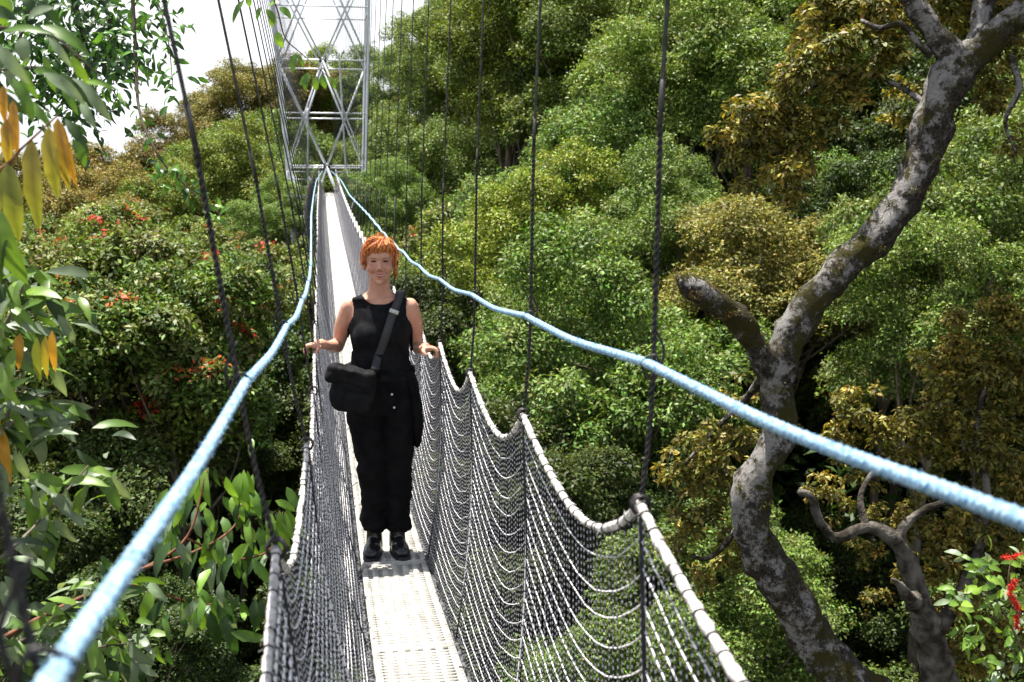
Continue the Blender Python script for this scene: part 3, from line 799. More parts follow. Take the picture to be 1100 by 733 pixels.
# hands closed over the head ropes
def hand(c, sx):
    """palm rests on the rope from the inside, the fingers go over it and down outside, the thumb along it"""
    c = np.array(c); out = np.array([sx, 0, 0.])
    rope = np.array([(-.352 if sx < 0 else .262), c[1] - .055, c[2] - .020])
    palm = rope + np.array([-sx * .030, 0, .030])
    B.tube([c, c * .5 + palm * .5 + (0, 0, .008), palm], [.023, .026, .026], 12)
    B.ell(palm, (.030, .042, .017), rot=Euler((0, sx * .5, 0)).to_matrix())
    B.ell(palm + (-sx * .012, .020, .0), (.026, .03, .018))
    for i, (ln, rr) in enumerate(((.9, .0088), (1.0, .0090), (.95, .0086), (.78, .0078))):
        y = palm[1] - .032 + i * .0205
        kn = np.array([palm[0] + sx * .020, y, palm[2] + .004]); L = .034 * ln
        p1 = kn + out * L * .85 + np.array([0, 0, -.006]); p2 = p1 + out * L * .30 + np.array([0, 0, -.030 * ln]); p3 = p2 + np.array([-sx * .014, 0, -.018 * ln])
        sp = spline([(*(kn - out * .02), rr * 1.15), (*kn, rr * 1.15), (*p1, rr), (*p2, rr * .92), (*p3, rr * .80)], 14); B.tube(sp[:, :3], sp[:, 3], 8)
    t0 = palm + np.array([-sx * .018, -.028, -.002]); sp = spline([(*t0, .0115), (*(t0 + (sx * .004, -.024, -.010)), .0105), (*(t0 + (sx * .016, -.036, -.028)), .0088)], 9); B.tube(sp[:, :3], sp[:, 3], 8)
    return palm
hand(arms[-1][2], -1); hand(arms[1][2], 1)
# legs
for sx, fx in ((-1, -.048), (1, .082)):
    pts = spline([(sx * .088, .012, .86, .085), (sx * .08 + .005, .008, .70, .075), (fx * .75 + sx * .02, .0, .48, .054), (fx * .9, .018, .33, .052), (fx, .022, .12, .036), (fx, .02, .05, .036)], 18)
    B.tube(pts[:, :3], pts[:, 3], 16)
# head
HC = np.array([.002, -.010, 1.548])
HS = len(B.V)
B.ell(HC + (0, .020, .022), (.076, .092, .092), 28, 20)
B.ell(HC + (0, -.012, -.030), (.066, .074, .070), 24, 16)
B.ell(HC + (0, -.030, -.066), (.051, .052, .046), 20, 14)
B.ell(HC + (0, -.066, -.097), (.021, .018, .017), 14, 10)            # chin
B.ell(HC + (0, -.052, .032), (.056, .032, .036), 18, 12)             # brow
B.tube([HC + (0, -.083, .004), HC + (0, -.093, -.020), HC + (0, -.102, -.036)], [.0075, .0095, .0125], 10)   # nose
for sx in (-1, 1):
    B.ell(HC + (sx * .012, -.092, -.038), (.009, .010, .008), 10, 8)
    B.ell(HC + (sx * .038, -.060, -.032), (.026, .024, .024), 14, 10)    # smiling cheeks
    B.ell(HC + (sx * .030, -.072, .016), (.022, .012, .007), 12, 8)     # brow ridge
    B.ell(HC + (sx * .078, .012, -.014), (.008, .020, .031), 12, 10)    # ears
B.ell(HC + (0, -.080, -.058), (.026, .016, .008), 12, 8)
B.ell(HC + (0, -.079, -.078), (.022, .014, .008), 12, 8)
for k_ in range(HS, len(B.V)): B.V[k_] = (B.V[k_] - HC) * np.array([1.01, 1.02, 1.02]) + HC
BV, BF = remeshed(B, .0034, 3)
def relax(V, Fc, w, it):
    for _ in range(it):
        S_ = np.zeros_like(V); c_ = np.zeros(len(V))
        for k in range(4):
            a_, b_ = Fc[:, k], Fc[:, (k + 1) % 4]
            np.add.at(S_, a_, V[b_]); np.add.at(c_, a_, 1)
        V = V + (S_ / c_[:, None] - V) * w[:, None]
    return V
wt = ((BV[:, 2] > .95) & (BV[:, 2] < 1.40)).astype(float) * np.clip((1.41 - BV[:, 2]) / .05, 0, 1) * np.clip((.175 - np.abs(BV[:, 0])) / .03, 0, 1)
BV = relax(BV, BF, wt * .9, 45)
# eye sockets and the line of the mouth pressed into the face
for sx in (-1, 1):
    c = HC + (sx * .030, -.083, .000); d = (BV - c) / np.array([.020, .030, .011]); w = np.exp(-(d ** 2).sum(1)); BV[:, 1] += w * .0105
c = HC + (0, -.095, -.0665); d = (BV - c) / np.array([.030, .02, .0060]); BV[:, 1] += np.exp(-(d ** 2).sum(1)) * .0075
body = link('body', mesh_np('body', BV, BF, smooth=True), skin, woman)
def ray_y(x, z, extra=0.):
    """front of the face at (x, z)"""
    k = np.argmin((BV[:, 0] - x) ** 2 + (BV[:, 2] - z) ** 2 + (BV[:, 1] > -.02) * 1.); return BV[k, 1] + extra
def flat_mat(name, c, rough=.5, spec=.4): return noise_mat(name, tuple(.85 * k for k in c), c, 60, rough, spec)
lip = flat_mat('lips', (.46, .10, .08), .4); teeth = flat_mat('teeth', (.85, .82, .76), .3); eyew = flat_mat('eye', (.035, .025, .02), .15, .6)
browm = flat_mat('eyebrow', (.12, .045, .02), .8)
def strip(pts, ws, name, m, dy=-.001, th=.0022):
    G = Geo()
    q = np.array([(HC[0] + x, ray_y(HC[0] + x, HC[2] + z, dy), HC[2] + z) for x, z in pts]); q[:, 1] = np.convolve(np.pad(q[:, 1], 1, 'edge'), [.25, .5, .25], 'valid')
    G.tube(q, ws, 6); V = np.concatenate(G.V); me = G.mesh(name)
    return link(name, me, m, body)
for sx in (-1, 1):
    xs = np.linspace(-.0125, .0125, 7)
    strip([(sx * .030 + x, .001 - 6. * x * x) for x in xs], .0030 * np.sqrt(1 - (xs / .0145) ** 2) + .0006, 'eye', eyew, .0004)
    strip([(sx * .030 + x, .0055 - 9. * x * x) for x in xs], .0016, 'eyelid', browm, -.0012)
    xs = np.linspace(-.016, .016, 7)
    strip([(sx * .031 + x, .0205 - 14. * x * x + sx * x * .10) for x in xs], .0024 * (1 - .5 * (xs / .016) ** 2), 'eyebrow', browm, .0006)
xs = np.linspace(-.031, .031, 13)
strip([(x, -.0685 + 12 * x * x) for x in xs[1:-1]], .0058 * np.sqrt(1 - (xs[1:-1] / .032) ** 2), 'teeth', teeth, .0008)
strip([(x, -.0625 + 7.5 * x * x) for x in xs], .0029 * (1 - .6 * (xs / .031) ** 2), 'upper_lip', lip, -.0030)
strip([(x, -.0755 + 17 * x * x) for x in xs], .0036 * (1 - .6 * (xs / .031) ** 2), 'lower_lip', lip, -.0034)

# tank top
X, Yv, Z = BV.T
halfw = np.interp(Z, [.9, 1.19, 1.23, 1.27, 1.33, 1.40], [.190, .172, .152, .132, .132, .140])
neck = np.where(Yv < .015, 1.328 + .055 * (np.abs(X) / .095) ** 2.6, 1.366)
tm = (Z > .93) & (Z < 1.42) & (np.abs(X) < halfw) & (Z < neck) | ((Z > 1.32) & (Z < 1.42) & (np.abs(X) > .092) & (np.abs(X) < .137))
tm &= ~((np.abs(X) > .17) & (Z > 1.0))
wr = .007 + .0022 * np.sin(Z * 60 + X * 35) * np.sin(X * 48 + 1.) + np.where(Z < 1.08, .006, 0)
shell(BV, BF, tm, wr, 'tank_top', black_cloth, woman)
# trousers
T = Geo()
T.loft([(0, .012, .76, .150, .118), (0, .012, .84, .180, .130), (0, .012, .93, .178, .130), (0, .01, .985, .160, .120), (0, .008, 1.01, .152, .114)], 32, 2.3)
for sx, fx in ((-1, -.046), (1, .080)):
    c = [(sx * .088, .012, .84, .100, .118), (sx * .083 + .005, .01, .70, .098, .108), (fx * .8 + sx * .020, .005, .52, .083, .094), (fx * .92 + sx * .008, .01, .40, .074, .088), (fx * .97, .015, .28, .070, .084), (fx, .015, .18, .064, .078), (fx, .012, .125, .060, .074)]
    T.loft(c, 24, 2.1)
TV, TF = remeshed(T, .006, 3)
wz = np.array([noise.noise(Vector((p[0] * 9, p[1] * 9, p[2] * 13))) + .6 * noise.noise(Vector((p[0] * 22, p[1] * 22, p[2] * 34))) for p in TV])
hem = np.exp(-((TV[:, 2] - .16) / .10) ** 2) + .5 * np.exp(-((TV[:, 2] - .50) / .08) ** 2)
TV += vnormals(TV, TF) * (wz * (.009 + .012 * hem))[:, None]
trs = link('trousers', mesh_np('trousers', TV, TF, smooth=True), black_trs, woman)
for bx, bz in ((-.012, 1.006), (.055, .872), (.066, .80)):
    G = Geo(); G.ell((bx, TV[np.argmin((TV[:, 0] - bx) ** 2 + (TV[:, 2] - bz) ** 2 + (TV[:, 1] > 0)), 1] - .002, bz), (.006, .003, .006)); G.build('button', M['steel'], trs)
# jacket tied round the waist
J = Geo()
J.loft([(.184, .02, .57, .018, .050), (.186, .01, .66, .030, .085), (.180, .01, .78, .036, .105), (.160, .01, .90, .034, .105), (.142, .0, .985, .026, .09)], 20, 2.0)
J.loft([(0, .012, .955, .176, .130), (0, .012, .975, .180, .134), (0, .012, 1.0, .172, .126)], 32, 2.2)
JV, JF = remeshed(J, .006, 2)
JV += vnormals(JV, JF) * np.array([.008 * noise.noise(Vector((p[0] * 25, p[1] * 25, p[2] * 16))) for p in JV])[:, None]
link('jacket', mesh_np('jacket', JV, JF, smooth=True), black_trs, woman)
# boots
for fx, yaw in ((-.050, -.14), (.080, .18)):
    K = Geo(); K.loft([(0, .03, .02, .043, .055), (0, .03, .06, .043, .056), (0, .025, .11, .040, .052), (0, .022, .17, .042, .052)], 20)
    K.ell((0, -.045, .034), (.046, .105, .044), 20, 12); K.ell((0, -.10, .032), (.044, .050, .030), 18, 12); K.ell((0, .0, .060), (.038, .070, .036), 16, 10)
    V, Fq_ = remeshed(K, .005, 2); V[:, 2] = np.maximum(V[:, 2], .004)
    Rz = np.array(Euler((0, 0, yaw)).to_matrix()); V = V @ Rz.T + np.array([fx, 0, 0])
    bo = link('boot', mesh_np('boot', V, Fq_, smooth=True), leather, woman)
    G = Geo(); G.loft([(0, -.038, .0, .047, .128), (0, -.038, .012, .047, .128)], 24, 2.4); Vs = np.concatenate(G.V) @ Rz.T + np.array([fx, 0, 0]); G.V = [Vs]
    G.build('sole', flat_mat('boot_sole', (.015, .015, .016), .7), bo)
# hair
hair_m, hn, hl, hb = mat('copper_hair', .5, .3)
ha = hn.new('ShaderNodeTexNoise'); ha.inputs['Scale'].default_value = 38; ha.inputs['Detail'].default_value = 5
hmp = hn.new('ShaderNodeMapping'); hmp.inputs['Scale'].default_value = (4.2, .7, 1.0); htc = hn.new('ShaderNodeTexCoord')
hl.new(htc.outputs['Object'], hmp.inputs['Vector']); hl.new(hmp.outputs['Vector'], ha.inputs['Vector'])
hr = hn.new('ShaderNodeValToRGB'); hr.color_ramp.elements[0].position = .40; hr.color_ramp.elements[1].position = .60
hr.color_ramp.elements[0].color = (.30, .065, .016, 1); hr.color_ramp.elements[1].color = (.74, .31, .10, 1)
hl.new(ha.outputs['Fac'], hr.inputs['Fac']); hl.new(hr.outputs['Color'], hb.inputs['Base Color'])
Q = BV - HC
BVh = 1.0
front = np.where(Q[:, 1] < -.01, .040 - .10 * np.abs(Q[:, 0]) , -.02 - 1.1 * np.clip(Q[:, 1], -.01, .05))
hairmask = (Q[:, 2] > np.where(Q[:, 1] < -.02, .066 - .55 * np.abs(Q[:, 0]), np.where(Q[:, 1] < .02, .002, -.075))) & (BV[:, 2] > 1.44)
ho = .006 + .006 * np.clip(Q[:, 2] / .1, 0, 1)
hcap = shell(BV, BF, hairmask, ho, 'hair', hair_m, body)
G = Geo()
def lock(pts, r, n=12, k=10):
    pts = np.array(pts, float); r *= .62; k = int(k * 2.2)
    for _ in range(k):
        o = rng.normal(size=3) * .005; w = rng.normal(size=(len(pts), 3)) * .0022
        sp = spline(HC + pts + o + w, n); rr = r * np.sin(np.linspace(.25, 1, n) * np.pi * .98) ** .5 + .0006
        G.tube(sp, rr, 5)
# side swept fringe from a parting on the (her) left of the forehead, side wisps, top
for t in np.linspace(0, 1, 14):
    x0 = .034 - .02 * t; xe = .060 - .128 * t
    ze = .044 - .016 * math.sin(t * 3.1) ** 2 - (.020 if t > .8 else 0) - (.02 if t < .1 else 0) + .006 * math.sin(t * 23)
    lock([(x0, -.040, .112), ((x0 + xe) / 2, -.086, .088), (xe * .9, -.088 + .030 * abs(xe / .07) ** 2, .060), (xe, -.082 + .042 * abs(xe / .07) ** 2, ze + .012 + .020 * max(0, min(1, (.75 - t) / .5)) * (t > .1))], .0028, k=6)
for sx in (-1, 1):
    for t in np.linspace(0, 1, 9):
        lock([(sx * (.02 + .03 * t), -.03 + .03 * t, .118 - .008 * t), (sx * .070, -.030 + .05 * t, .075), (sx * .080, -.022 + .06 * t, .025), (sx * .079, -.012 + .07 * t, -.010 - (.060 if t < .2 and sx > 0 else 0) - .02 * rng.random())], .0032, k=5)
for t in np.linspace(-1, 1, 22):
    lock([(t * .035, -.050, .108), (t * .06, .0, .121 - .02 * abs(t)), (t * .070, .07, .100 - .02 * abs(t)), (t * .03, .125, .03)], .0036, k=5)
lock([(0, .12, .03), (.01, .150, -.01), (.015, .150, -.07), (.01, .14, -.12)], .006, k=26)
for _ in range(170):
    a = rng.uniform(-1.9, 1.9); p = np.array([math.sin(a) * .080, -.03 + .06 * rng.random(), math.cos(a) * .112 + .012])
    sp = spline(HC + np.array([p * .93, p * 1.08 + rng.normal(size=3) * .008, p * 1.10 + rng.normal(size=3) * .018]), 7); G.tube(sp, .0006, 3, cap=False)
G.build('hair_locks', hair_m, body)

# shoulder bag: its strap lies over her left shoulder
bag = thing('shoulder_bag', 'black nylon shoulder bag with grey strap hanging at the right hip of the woman', 'bag', WB)
bag.rotation_euler = (0, 0, -.05)
K = Geo()
def rbox(c, h, pw=5., n=36):
    secs = []; 
    for t in np.linspace(-1, 1, 11):
        f = (1 - abs(t) ** 6) ** (1 / 4) if abs(t) < 1 else .55
        f = max(f, .6); secs.append((0, 0, t * h[2], h[0] * f, h[1] * f))
    G = Geo(); G.loft(secs, n, pw); rot = np.array(Euler((0, .20, 0)).to_matrix()); G.V = [np.concatenate(G.V) @ rot.T + np.array(c)]; return G
bagc = (-.140, -.190, .905)
G = rbox(bagc, (.108, .062, .108)); V, Fq_ = remeshed(G, .006, 3)
V += vnormals(V, Fq_) * np.array([.011 * noise.noise(Vector(p) * 16) + .004 * noise.noise(Vector(p) * 45) for p in V])[:, None]
bb = link('bag_body', mesh_np('bag_body', V, Fq_, smooth=True), black_nylon, bag)
G = rbox((bagc[0] - .010, bagc[1] - .012, bagc[2] + .078), (.122, .066, .046), 4.); V, Fq_ = remeshed(G, .006, 3)
V += vnormals(V, Fq_) * np.array([.016 * noise.noise(Vector(p) * 14 + Vector((3, 1, 2))) + .005 * noise.noise(Vector(p) * 40) for p in V])[:, None]
link('flap', mesh_np('flap', V, Fq_, smooth=True), black_nylon, bag)
G = rbox((bagc[0] + .02, bagc[1] - .062, bagc[2] - .045), (.066, .016, .050), 4.); G.build('pocket', black_nylon, bag)
def body_front(x, z, off):
    m_ = (np.abs(BV[:, 0] - x) < .012) & (np.abs(BV[:, 2] - z) < .012); return BV[m_, 1].min() - off
def ribbon(path, w, name, m, th=.0022, nrm=(0, -1, .0)):
    p = spline(path, 40); T_ = unit(np.gradient(p, axis=0)); nn = np.asarray(nrm, float)
    if nn.ndim == 1: nn = np.tile(nn, (len(p), 1))
    Sd = unit(np.cross(T_, nn)); Nn = np.cross(Sd, T_)
    V = np.stack([p + Sd * w + Nn * th, p - Sd * w + Nn * th, p - Sd * w - Nn * th, p + Sd * w - Nn * th], 1).reshape(-1, 3)
    idx = np.arange(len(V)).reshape(-1, 4); a = idx[:-1]; b = idx[1:]
    Fr = np.stack([a, b, np.roll(b, -1, 1), np.roll(a, -1, 1)], -1).reshape(-1, 4); Fr = np.vstack([Fr, idx[0], idx[-1][::-1]])
    return link(name, mesh_np(name, V, Fr), m, bag), p
sp_ = [(.098, 1.378), (.094, 1.35), (.078, 1.31), (.060, 1.27), (.044, 1.225), (.026, 1.17), (.006, 1.11), (-.014, 1.06)]
path = [(.112, .10, 1.345), (.108, .035, 1.392), (.102, -.035, 1.385)] + [(x, body_front(x, z, .013), z) for x, z in sp_[1:]] + [(-.030, -.168, 1.005)]
nr = spline([(0, .6, 1), (0, 0, 1), (0, -.6, 1), (.2, -1, .5), (.1, -1, .2), (.05, -1, .1), (0, -1, .1), (0, -1, -.1), (0, -1, 0), (0, -1, 0), (0, -1, 0)], 40)
strap, sp2 = ribbon(path, .021, 'strap', webbing, nrm=nr)
ribbon([(.112, .10, 1.345), (.06, .125, 1.20), (-.05, .14, 1.05), (-.16, .11, .99), (-.225, .0, .98), (-.235, -.13, .985)], .020, 'rear_strap', webbing, nrm=spline([(.3, 1, 0), (0, 1, .2), (-.2, 1, .1), (-.6, 1, 0), (-1, 0, 0), (-1, -.2, 0)], 40))
G = Geo(); i_ = int(np.argmin(np.abs(sp2[:, 2] - 1.292))); q = sp2[i_] + (0, -.006, 0)
rt = np.array(Euler((0, .38, 0)).to_matrix()); G.box(q, (.024, .004, .010), rt); G.build('buckle', flat_mat('buckle', (.55, .55, .52), .3), bag, smooth=False)
G = Geo(); G.box(sp2[-1] + (0, -.002, .0), (.022, .006, .014), rt); G.build('strap_clip', black_nylon, bag, smooth=False)
pale_wood = noise_mat('pale_dead_wood', (.22, .20, .17), (.42, .39, .35), 8, .85, .2)
# ------------------------------------------------------------------ gnarled tree on the right
def px_path(pts, n):
    """(px, py, Y, width px) -> centre line and radii"""
    q = np.array([(*P(a, b, Y), .40 * w * Y / F) for a, b, Y, w in pts]); return spline(q, n)
def limb(G, pts, n=40, seg=20, bump=.16, seed=0):
    sp = px_path(pts, n); c = sp[:, :3]; r = sp[:, 3].copy()
    k0 = len(G.V); G.tube(c, r, seg)
    V = G.V[-1]; cc = np.repeat(c, seg, 0); d = V[:len(cc)] - cc; rr = np.linalg.norm(d, axis=1)
    for i in range(len(cc)):
        p = V[i]; f = noise.noise(Vector(p * 5 + seed)) * 1.4 + .8 * noise.noise(Vector(p * 14 + seed)) + .5 * noise.noise(Vector(p * 36))
        V[i] = cc[i] + d[i] * (1 + bump * 1.5 * f)
    return sp
YG = 7.6
gt = thing('gnarled_tree', 'gnarled leaning tree with grey lichen bark and a broken side branch', 'tree', P(960, 800, YG))
go = np.array(gt.location)
G = Geo()
main = limb(G, [(1010, 800, 7.4, 74), (940, 752, 7.5, 66), (886, 706, 7.6, 62), (850, 645, 7.6, 60), (818, 592, 7.6, 58), (806, 545, 7.6, 58), (818, 500, 7.6, 50), (840, 462, 7.6, 50), (836, 425, 7.6, 44),
                (840, 385, 7.6, 44), (864, 335, 7.6, 48), (908, 285, 7.6, 46), (950, 245, 7.6, 50), (984, 190, 7.6, 48), (1000, 140, 7.6, 52), (1012, 98, 7.6, 58), (1040, 62, 7.6, 52), (1078, 32, 7.5, 42), (1125, -5, 7.4, 36), (1180, -60, 7.2, 30)], 110, 26, .17, 1)
stub = limb(G, [(728, 297, 7.35, 6), (736, 304, 7.35, 21), (745, 311, 7.35, 30), (762, 322, 7.4, 33), (788, 338, 7.45, 34), (806, 362, 7.5, 34), (822, 392, 7.6, 36), (836, 425, 7.6, 38)], 40, 18, .20, 5)
limb(G, [(1034, 80, 7.6, 44), (1008, 40, 7.6, 36), (985, 10, 7.6, 30), (960, -25, 7.6, 24), (930, -60, 7.6, 18)], 26, 16, .15, 7)
limb(G, [(1046, 62, 7.6, 36), (1054, 25, 7.7, 30), (1060, -10, 7.8, 28), (1075, -60, 7.9, 24)], 22, 16, .15, 9)
limb(G, [(1000, 60, 7.6, 12), (985, 45, 7.6, 10), (968, 26, 7.6, 9), (945, 30, 7.6, 7), (925, 22, 7.7, 5)], 20, 8, .1, 3)
limb(G, [(1005, 120, 7.6, 10), (970, 95, 7.8, 8), (930, 80, 8.0, 7), (880, 90, 8.2, 6), (840, 120, 8.4, 4)], 24, 8, .1, 4)
limb(G, [(1085, 60, 7.5, 12), (1095, 95, 7.4, 9), (1080, 130, 7.4, 7), (1092, 165, 7.4, 4)], 20, 8, .1, 4)
limb(G, [(822, 400, 7.6, 14), (800, 430, 7.9, 10), (770, 460, 8.1, 8), (735, 500, 8.2, 5)], 20, 8, .1, 4)
limb(G, [(812, 520, 7.7, 12), (790, 570, 7.9, 9), (760, 600, 8.1, 7), (725, 590, 8.2, 4)], 20, 8, .1, 6)
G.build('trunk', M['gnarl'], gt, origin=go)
GOLD = [(.32, .28, .07), (.22, .21, .055), (.12, .13, .035), (.40, .34, .09), (.16, .17, .045), (.10, .12, .03)]
def clusters(lst, seed, per=15):
    g = np.random.default_rng(seed); out = []
    for px, py, Y, r in lst:
        c = P(px, py, Y); rm = r * Y / F
        for _ in range(int(per * (r / 45) ** 2) + 4):
            d = unit(g.normal(size=3)) * g.random() ** .4; out.append((*(c + d * rm * np.array([1, .8, .9])), rm * g.uniform(.18, .34)))
    return out
up_cl = [(905, 20, 8.3, 44), (985, 15, 8.4, 30), (1000, -5, 8.4, 40), (1040, 10, 8.5, 34), (975, 100, 8.3, 26), (1080, -5, 8.3, 40), (1062, 40, 8.4, 26), (850, 100, 8.3, 30), (830, 128, 8.3, 48), (797, 140, 8.3, 40), (850, 175, 8.2, 46), (815, 185, 8.3, 36), (775, 150, 8.4, 22), (870, 130, 8.2, 34), (880, 60, 8.1, 48), (930, 45, 8.0, 48), (905, 105, 8.1, 36), (960, 8, 8, 28),
         (880, 5, 8.2, 44), (1000, 5, 8.0, 36), (1082, 85, 7.6, 26), (1072, 120, 7.6, 20), (1095, 150, 7.6, 26), (1085, 60, 7.8, 24), (1100, 20, 7.9, 40), (1030, -10, 8, 40), (845, 215, 8.2, 22), (1060, 95, 8.4, 30), (960, 130, 8.4, 20)]
lo_cl = [(722, 515, 8.2, 30), (745, 490, 8.2, 34), (772, 465, 8.1, 38), (790, 425, 8.1, 26), (758, 540, 8.1, 40), (735, 575, 8.2, 34), (785, 510, 8.2, 34), (778, 600, 8.2, 36), (745, 625, 8.3, 26)]
def big_foliage(name, cl, seed, parent, origin, pal, L=.055, Wd=.024, den=1100, per=13, mx=150000, drop=.25):
    pf = np.array(clusters(cl, seed, per)); pf[:, :3] -= origin
    return link(name, foliage(pf, den, L, Wd, pal, name, seed, up=.45, core=.3, max_leaves=mx, dropnoise=drop), M['leaf'], parent)
gov = np.random.default_rng(21); over = []  # crown clusters added above the view to shade the lower right
for _ in range(34):
    cx_, cy_ = gov.uniform(4.2, 9.5), gov.uniform(5.5, 14)
    c_ = np.array([cx_, cy_, 3.0 + .25 * abs(cy_ - 9) + gov.uniform(0, 1.6)]); q_ = proj(c_)
    if q_[1] > -45: c_[2] += (q_[1] + 60) / F * cy_
    over += [(*(c_ + gov.normal(size=3) * .33), gov.uniform(.16, .30)) for _ in range(13)]
ov = np.array(over); ov[:, :3] -= go
big_foliage('crown', up_cl + lo_cl, 3, gt, go, GOLD)
def moss(sp, n, parent, origin, seed):
    g = np.random.default_rng(seed); out = []
    for _ in range(n):
        i = int(g.integers(0, len(sp))); c = sp[i, :3]; r = sp[i, 3]; d = unit(g.normal(size=3) + np.array([.35, -.1, .25]))
        out.append((*(c + d * r * 1.02 - origin), g.uniform(.018, .05)))
    link('moss', foliage(out, 5200, .022, .005, [(.10, .095, .03), (.16, .14, .04), (.07, .075, .025), (.13, .09, .04)], 'moss', seed, core=.3, rough=.8, max_leaves=60000, dropnoise=.4), M['leaf'], parent)
moss(main, 190, gt, go, 31); moss(stub, 40, gt, go, 32)
link('added_shade_crown', foliage(ov, 260, .085, .04, GOLD, 'added_shade_crown', 8, core=.3, max_leaves=90000), M['leaf'], gt)  # unseen crown, added for the shade it casts
# second, mossy tree lower right with the same golden olive leaves
gt2 = thing('mossy_tree', 'dark mossy crooked tree with golden olive leaves in the lower right corner', 'tree', P(1020, 820, 8.8)); go2 = np.array(gt2.location)
G = Geo()
limb(G, [(1030, 820, 8.8, 58), (1015, 750, 8.8, 51), (1000, 690, 8.8, 45), (986, 645, 8.8, 37), (974, 605, 8.8, 27), (958, 578, 8.8, 22), (930, 566, 8.8, 17), (898, 578, 8.8, 16), (880, 558, 8.8, 14), (872, 535, 8.8, 11), (858, 528, 8.8, 7)], 70, 18, .2, 12)
limb(G, [(974, 605, 8.8, 23), (968, 575, 8.8, 16), (985, 552, 8.8, 12), (1012, 540, 8.8, 9), (1035, 528, 8.9, 6)], 30, 12, .18, 13)
limb(G, [(985, 650, 8.7, 27), (975, 640, 8.5, 23), (966, 628, 8.4, 12), (958, 622, 8.35, 4)], 20, 12, .2, 14)
limb(G, [(1000, 690, 8.8, 23), (1040, 620, 8.9, 19), (1060, 540, 9.0, 14), (1050, 460, 9.1, 9), (1062, 400, 9.2, 5)], 40, 12, .15, 15)
limb(G, [(930, 566, 8.8, 11), (925, 530, 8.9, 8), (945, 490, 9.0, 5), (935, 450, 9.1, 3)], 24, 8, .15, 16)
G.build('trunk', M['bark_dark'], gt2, origin=go2)
cl2 = [(1000, 560, 9.2, 40), (1050, 600, 9.2, 44), (1090, 520, 9.2, 40), (980, 620, 9.3, 30), (1010, 650, 9.3, 34), (1060, 690, 9.2, 44), (1020, 710, 9.2, 34), (940, 650, 9.4, 22), (1100, 400, 9.3, 40), (1070, 330, 9.4, 26), (960, 560, 9.3, 30), (900, 540, 9.3, 26), (920, 435, 9.2, 32), (950, 462, 9.2, 42), (905, 478, 9.2, 26), (985, 470, 9.3, 36), (1005, 440, 9.3, 30), (1055, 400, 9.3, 52), (1040, 350, 9.4, 34), (1090, 345, 9.3, 36), (1015, 400, 9.3, 36), (1085, 440, 9.2, 46), (1030, 470, 9.2, 46),
       (940, 515, 9.1, 26), (1075, 500, 9.1, 40), (1000, 520, 9.1, 34), (885, 520, 9.1, 26), (1060, 570, 9.0, 42), (1020, 600, 9.0, 36), (1090, 610, 9.0, 36), (1045, 650, 8.9, 40), (1090, 690, 8.9, 42), (1040, 715, 8.9, 30), (930, 590, 9.2, 22), (1100, 550, 9.1, 36)]
big_foliage('crown', cl2, 5, gt2, go2, [(.17, .16, .04), (.24, .21, .045), (.10, .11, .025), (.34, .28, .06), (.13, .14, .03)])

# ------------------------------------------------------------------ foreground leaves
class Leaves:
    def __init__(s): s.V = []; s.F = []; s.C = []; s.n = 0
    def blade(s, a, b, w, col, nrm, droop=.12, fold=.22, n=6, col2=None, mid=1.2):
        a = np.asarray(a, float); b = np.asarray(b, float); L = np.linalg.norm(b - a); D = (b - a) / L
        nrm = unit(np.asarray(nrm, float) - D * (D @ np.asarray(nrm, float))); Sd = np.cross(D, nrm)
        t = np.linspace(0, 1, n + 1); prof = np.sin(np.pi * t ** .85) ** .62 * (1 - .22 * t); prof[0] = .04; prof[-1] = .01
        c = a + np.outer(t, b - a) + np.outer(np.sin(np.pi * t) * droop * L, nrm) 
        wav = 1 + .12 * np.sin(t * 17 + rng.random() * 6)
        l = c + np.outer(prof * w / 2 * wav, Sd) + np.outer(prof * w / 2 * fold, nrm); r = c - np.outer(prof * w / 2, Sd) + np.outer(prof * w / 2 * fold, nrm)
        V = np.stack([l, c, r], 1).reshape(-1, 3); idx = np.arange(len(V)).reshape(-1, 3)
        Fq = np.concatenate([np.stack([idx[:-1, k], idx[:-1, k + 1], idx[1:, k + 1], idx[1:, k]], -1) for k in (0, 1)])
        C_ = np.tile(np.asarray(col, float), (len(V), 1))
        if col2 is not None: C_ = C_ * (1 - np.repeat(t, 3)[:, None]) + np.asarray(col2) * np.repeat(t, 3)[:, None]
        C_[1::3] *= mid; C_ *= 1 + .10 * rng.normal(size=(len(V), 1))
        s.V.append(V); s.F.append(Fq + s.n); s.C.append(C_); s.n += len(V)
    def build(s, name, parent, origin, m=None):
        return link(name, mesh_np(name, np.concatenate(s.V) - origin, np.concatenate(s.F), cols=np.concatenate(s.C), smooth=True), m or M['gloss'], parent)
GREEN, PALE, DK, LIMEC, YEL, ORA, YG_ = (.10, .20, .03), (.20, .27, .16), (.03, .07, .015), (.17, .30, .04), (.60, .47, .06), (.66, .36, .05), (.38, .42, .06)
def plx(L, bx, by, tx, ty, w, Y, col, dY=None, col2=None, nr=None, **k):
    ln = math.hypot(tx - bx, ty - by) * Y / F; dY = rng.uniform(-.35, .35) * ln if dY is None else dY
    nn = np.array(nr if nr is not None else (rng.uniform(-.6, .2), -.8, rng.uniform(.2, .9)))
    L.blade(P(bx, by, Y), P(tx, ty, Y + dY), w * Y / F, np.asarray(col) * rng.uniform(.8, 1.2), nn, col2=col2, **k)
def twig(G, pts, r0, r1, n=24):
    q = spline([P(a, b, Y) for a, b, Y in pts], n); G.tube(q, np.linspace(r0, r1, n), 6); return q
red_twig = noise_mat('reddish_twig', (.10, .035, .02), (.20, .08, .04), 40, .7, .3)

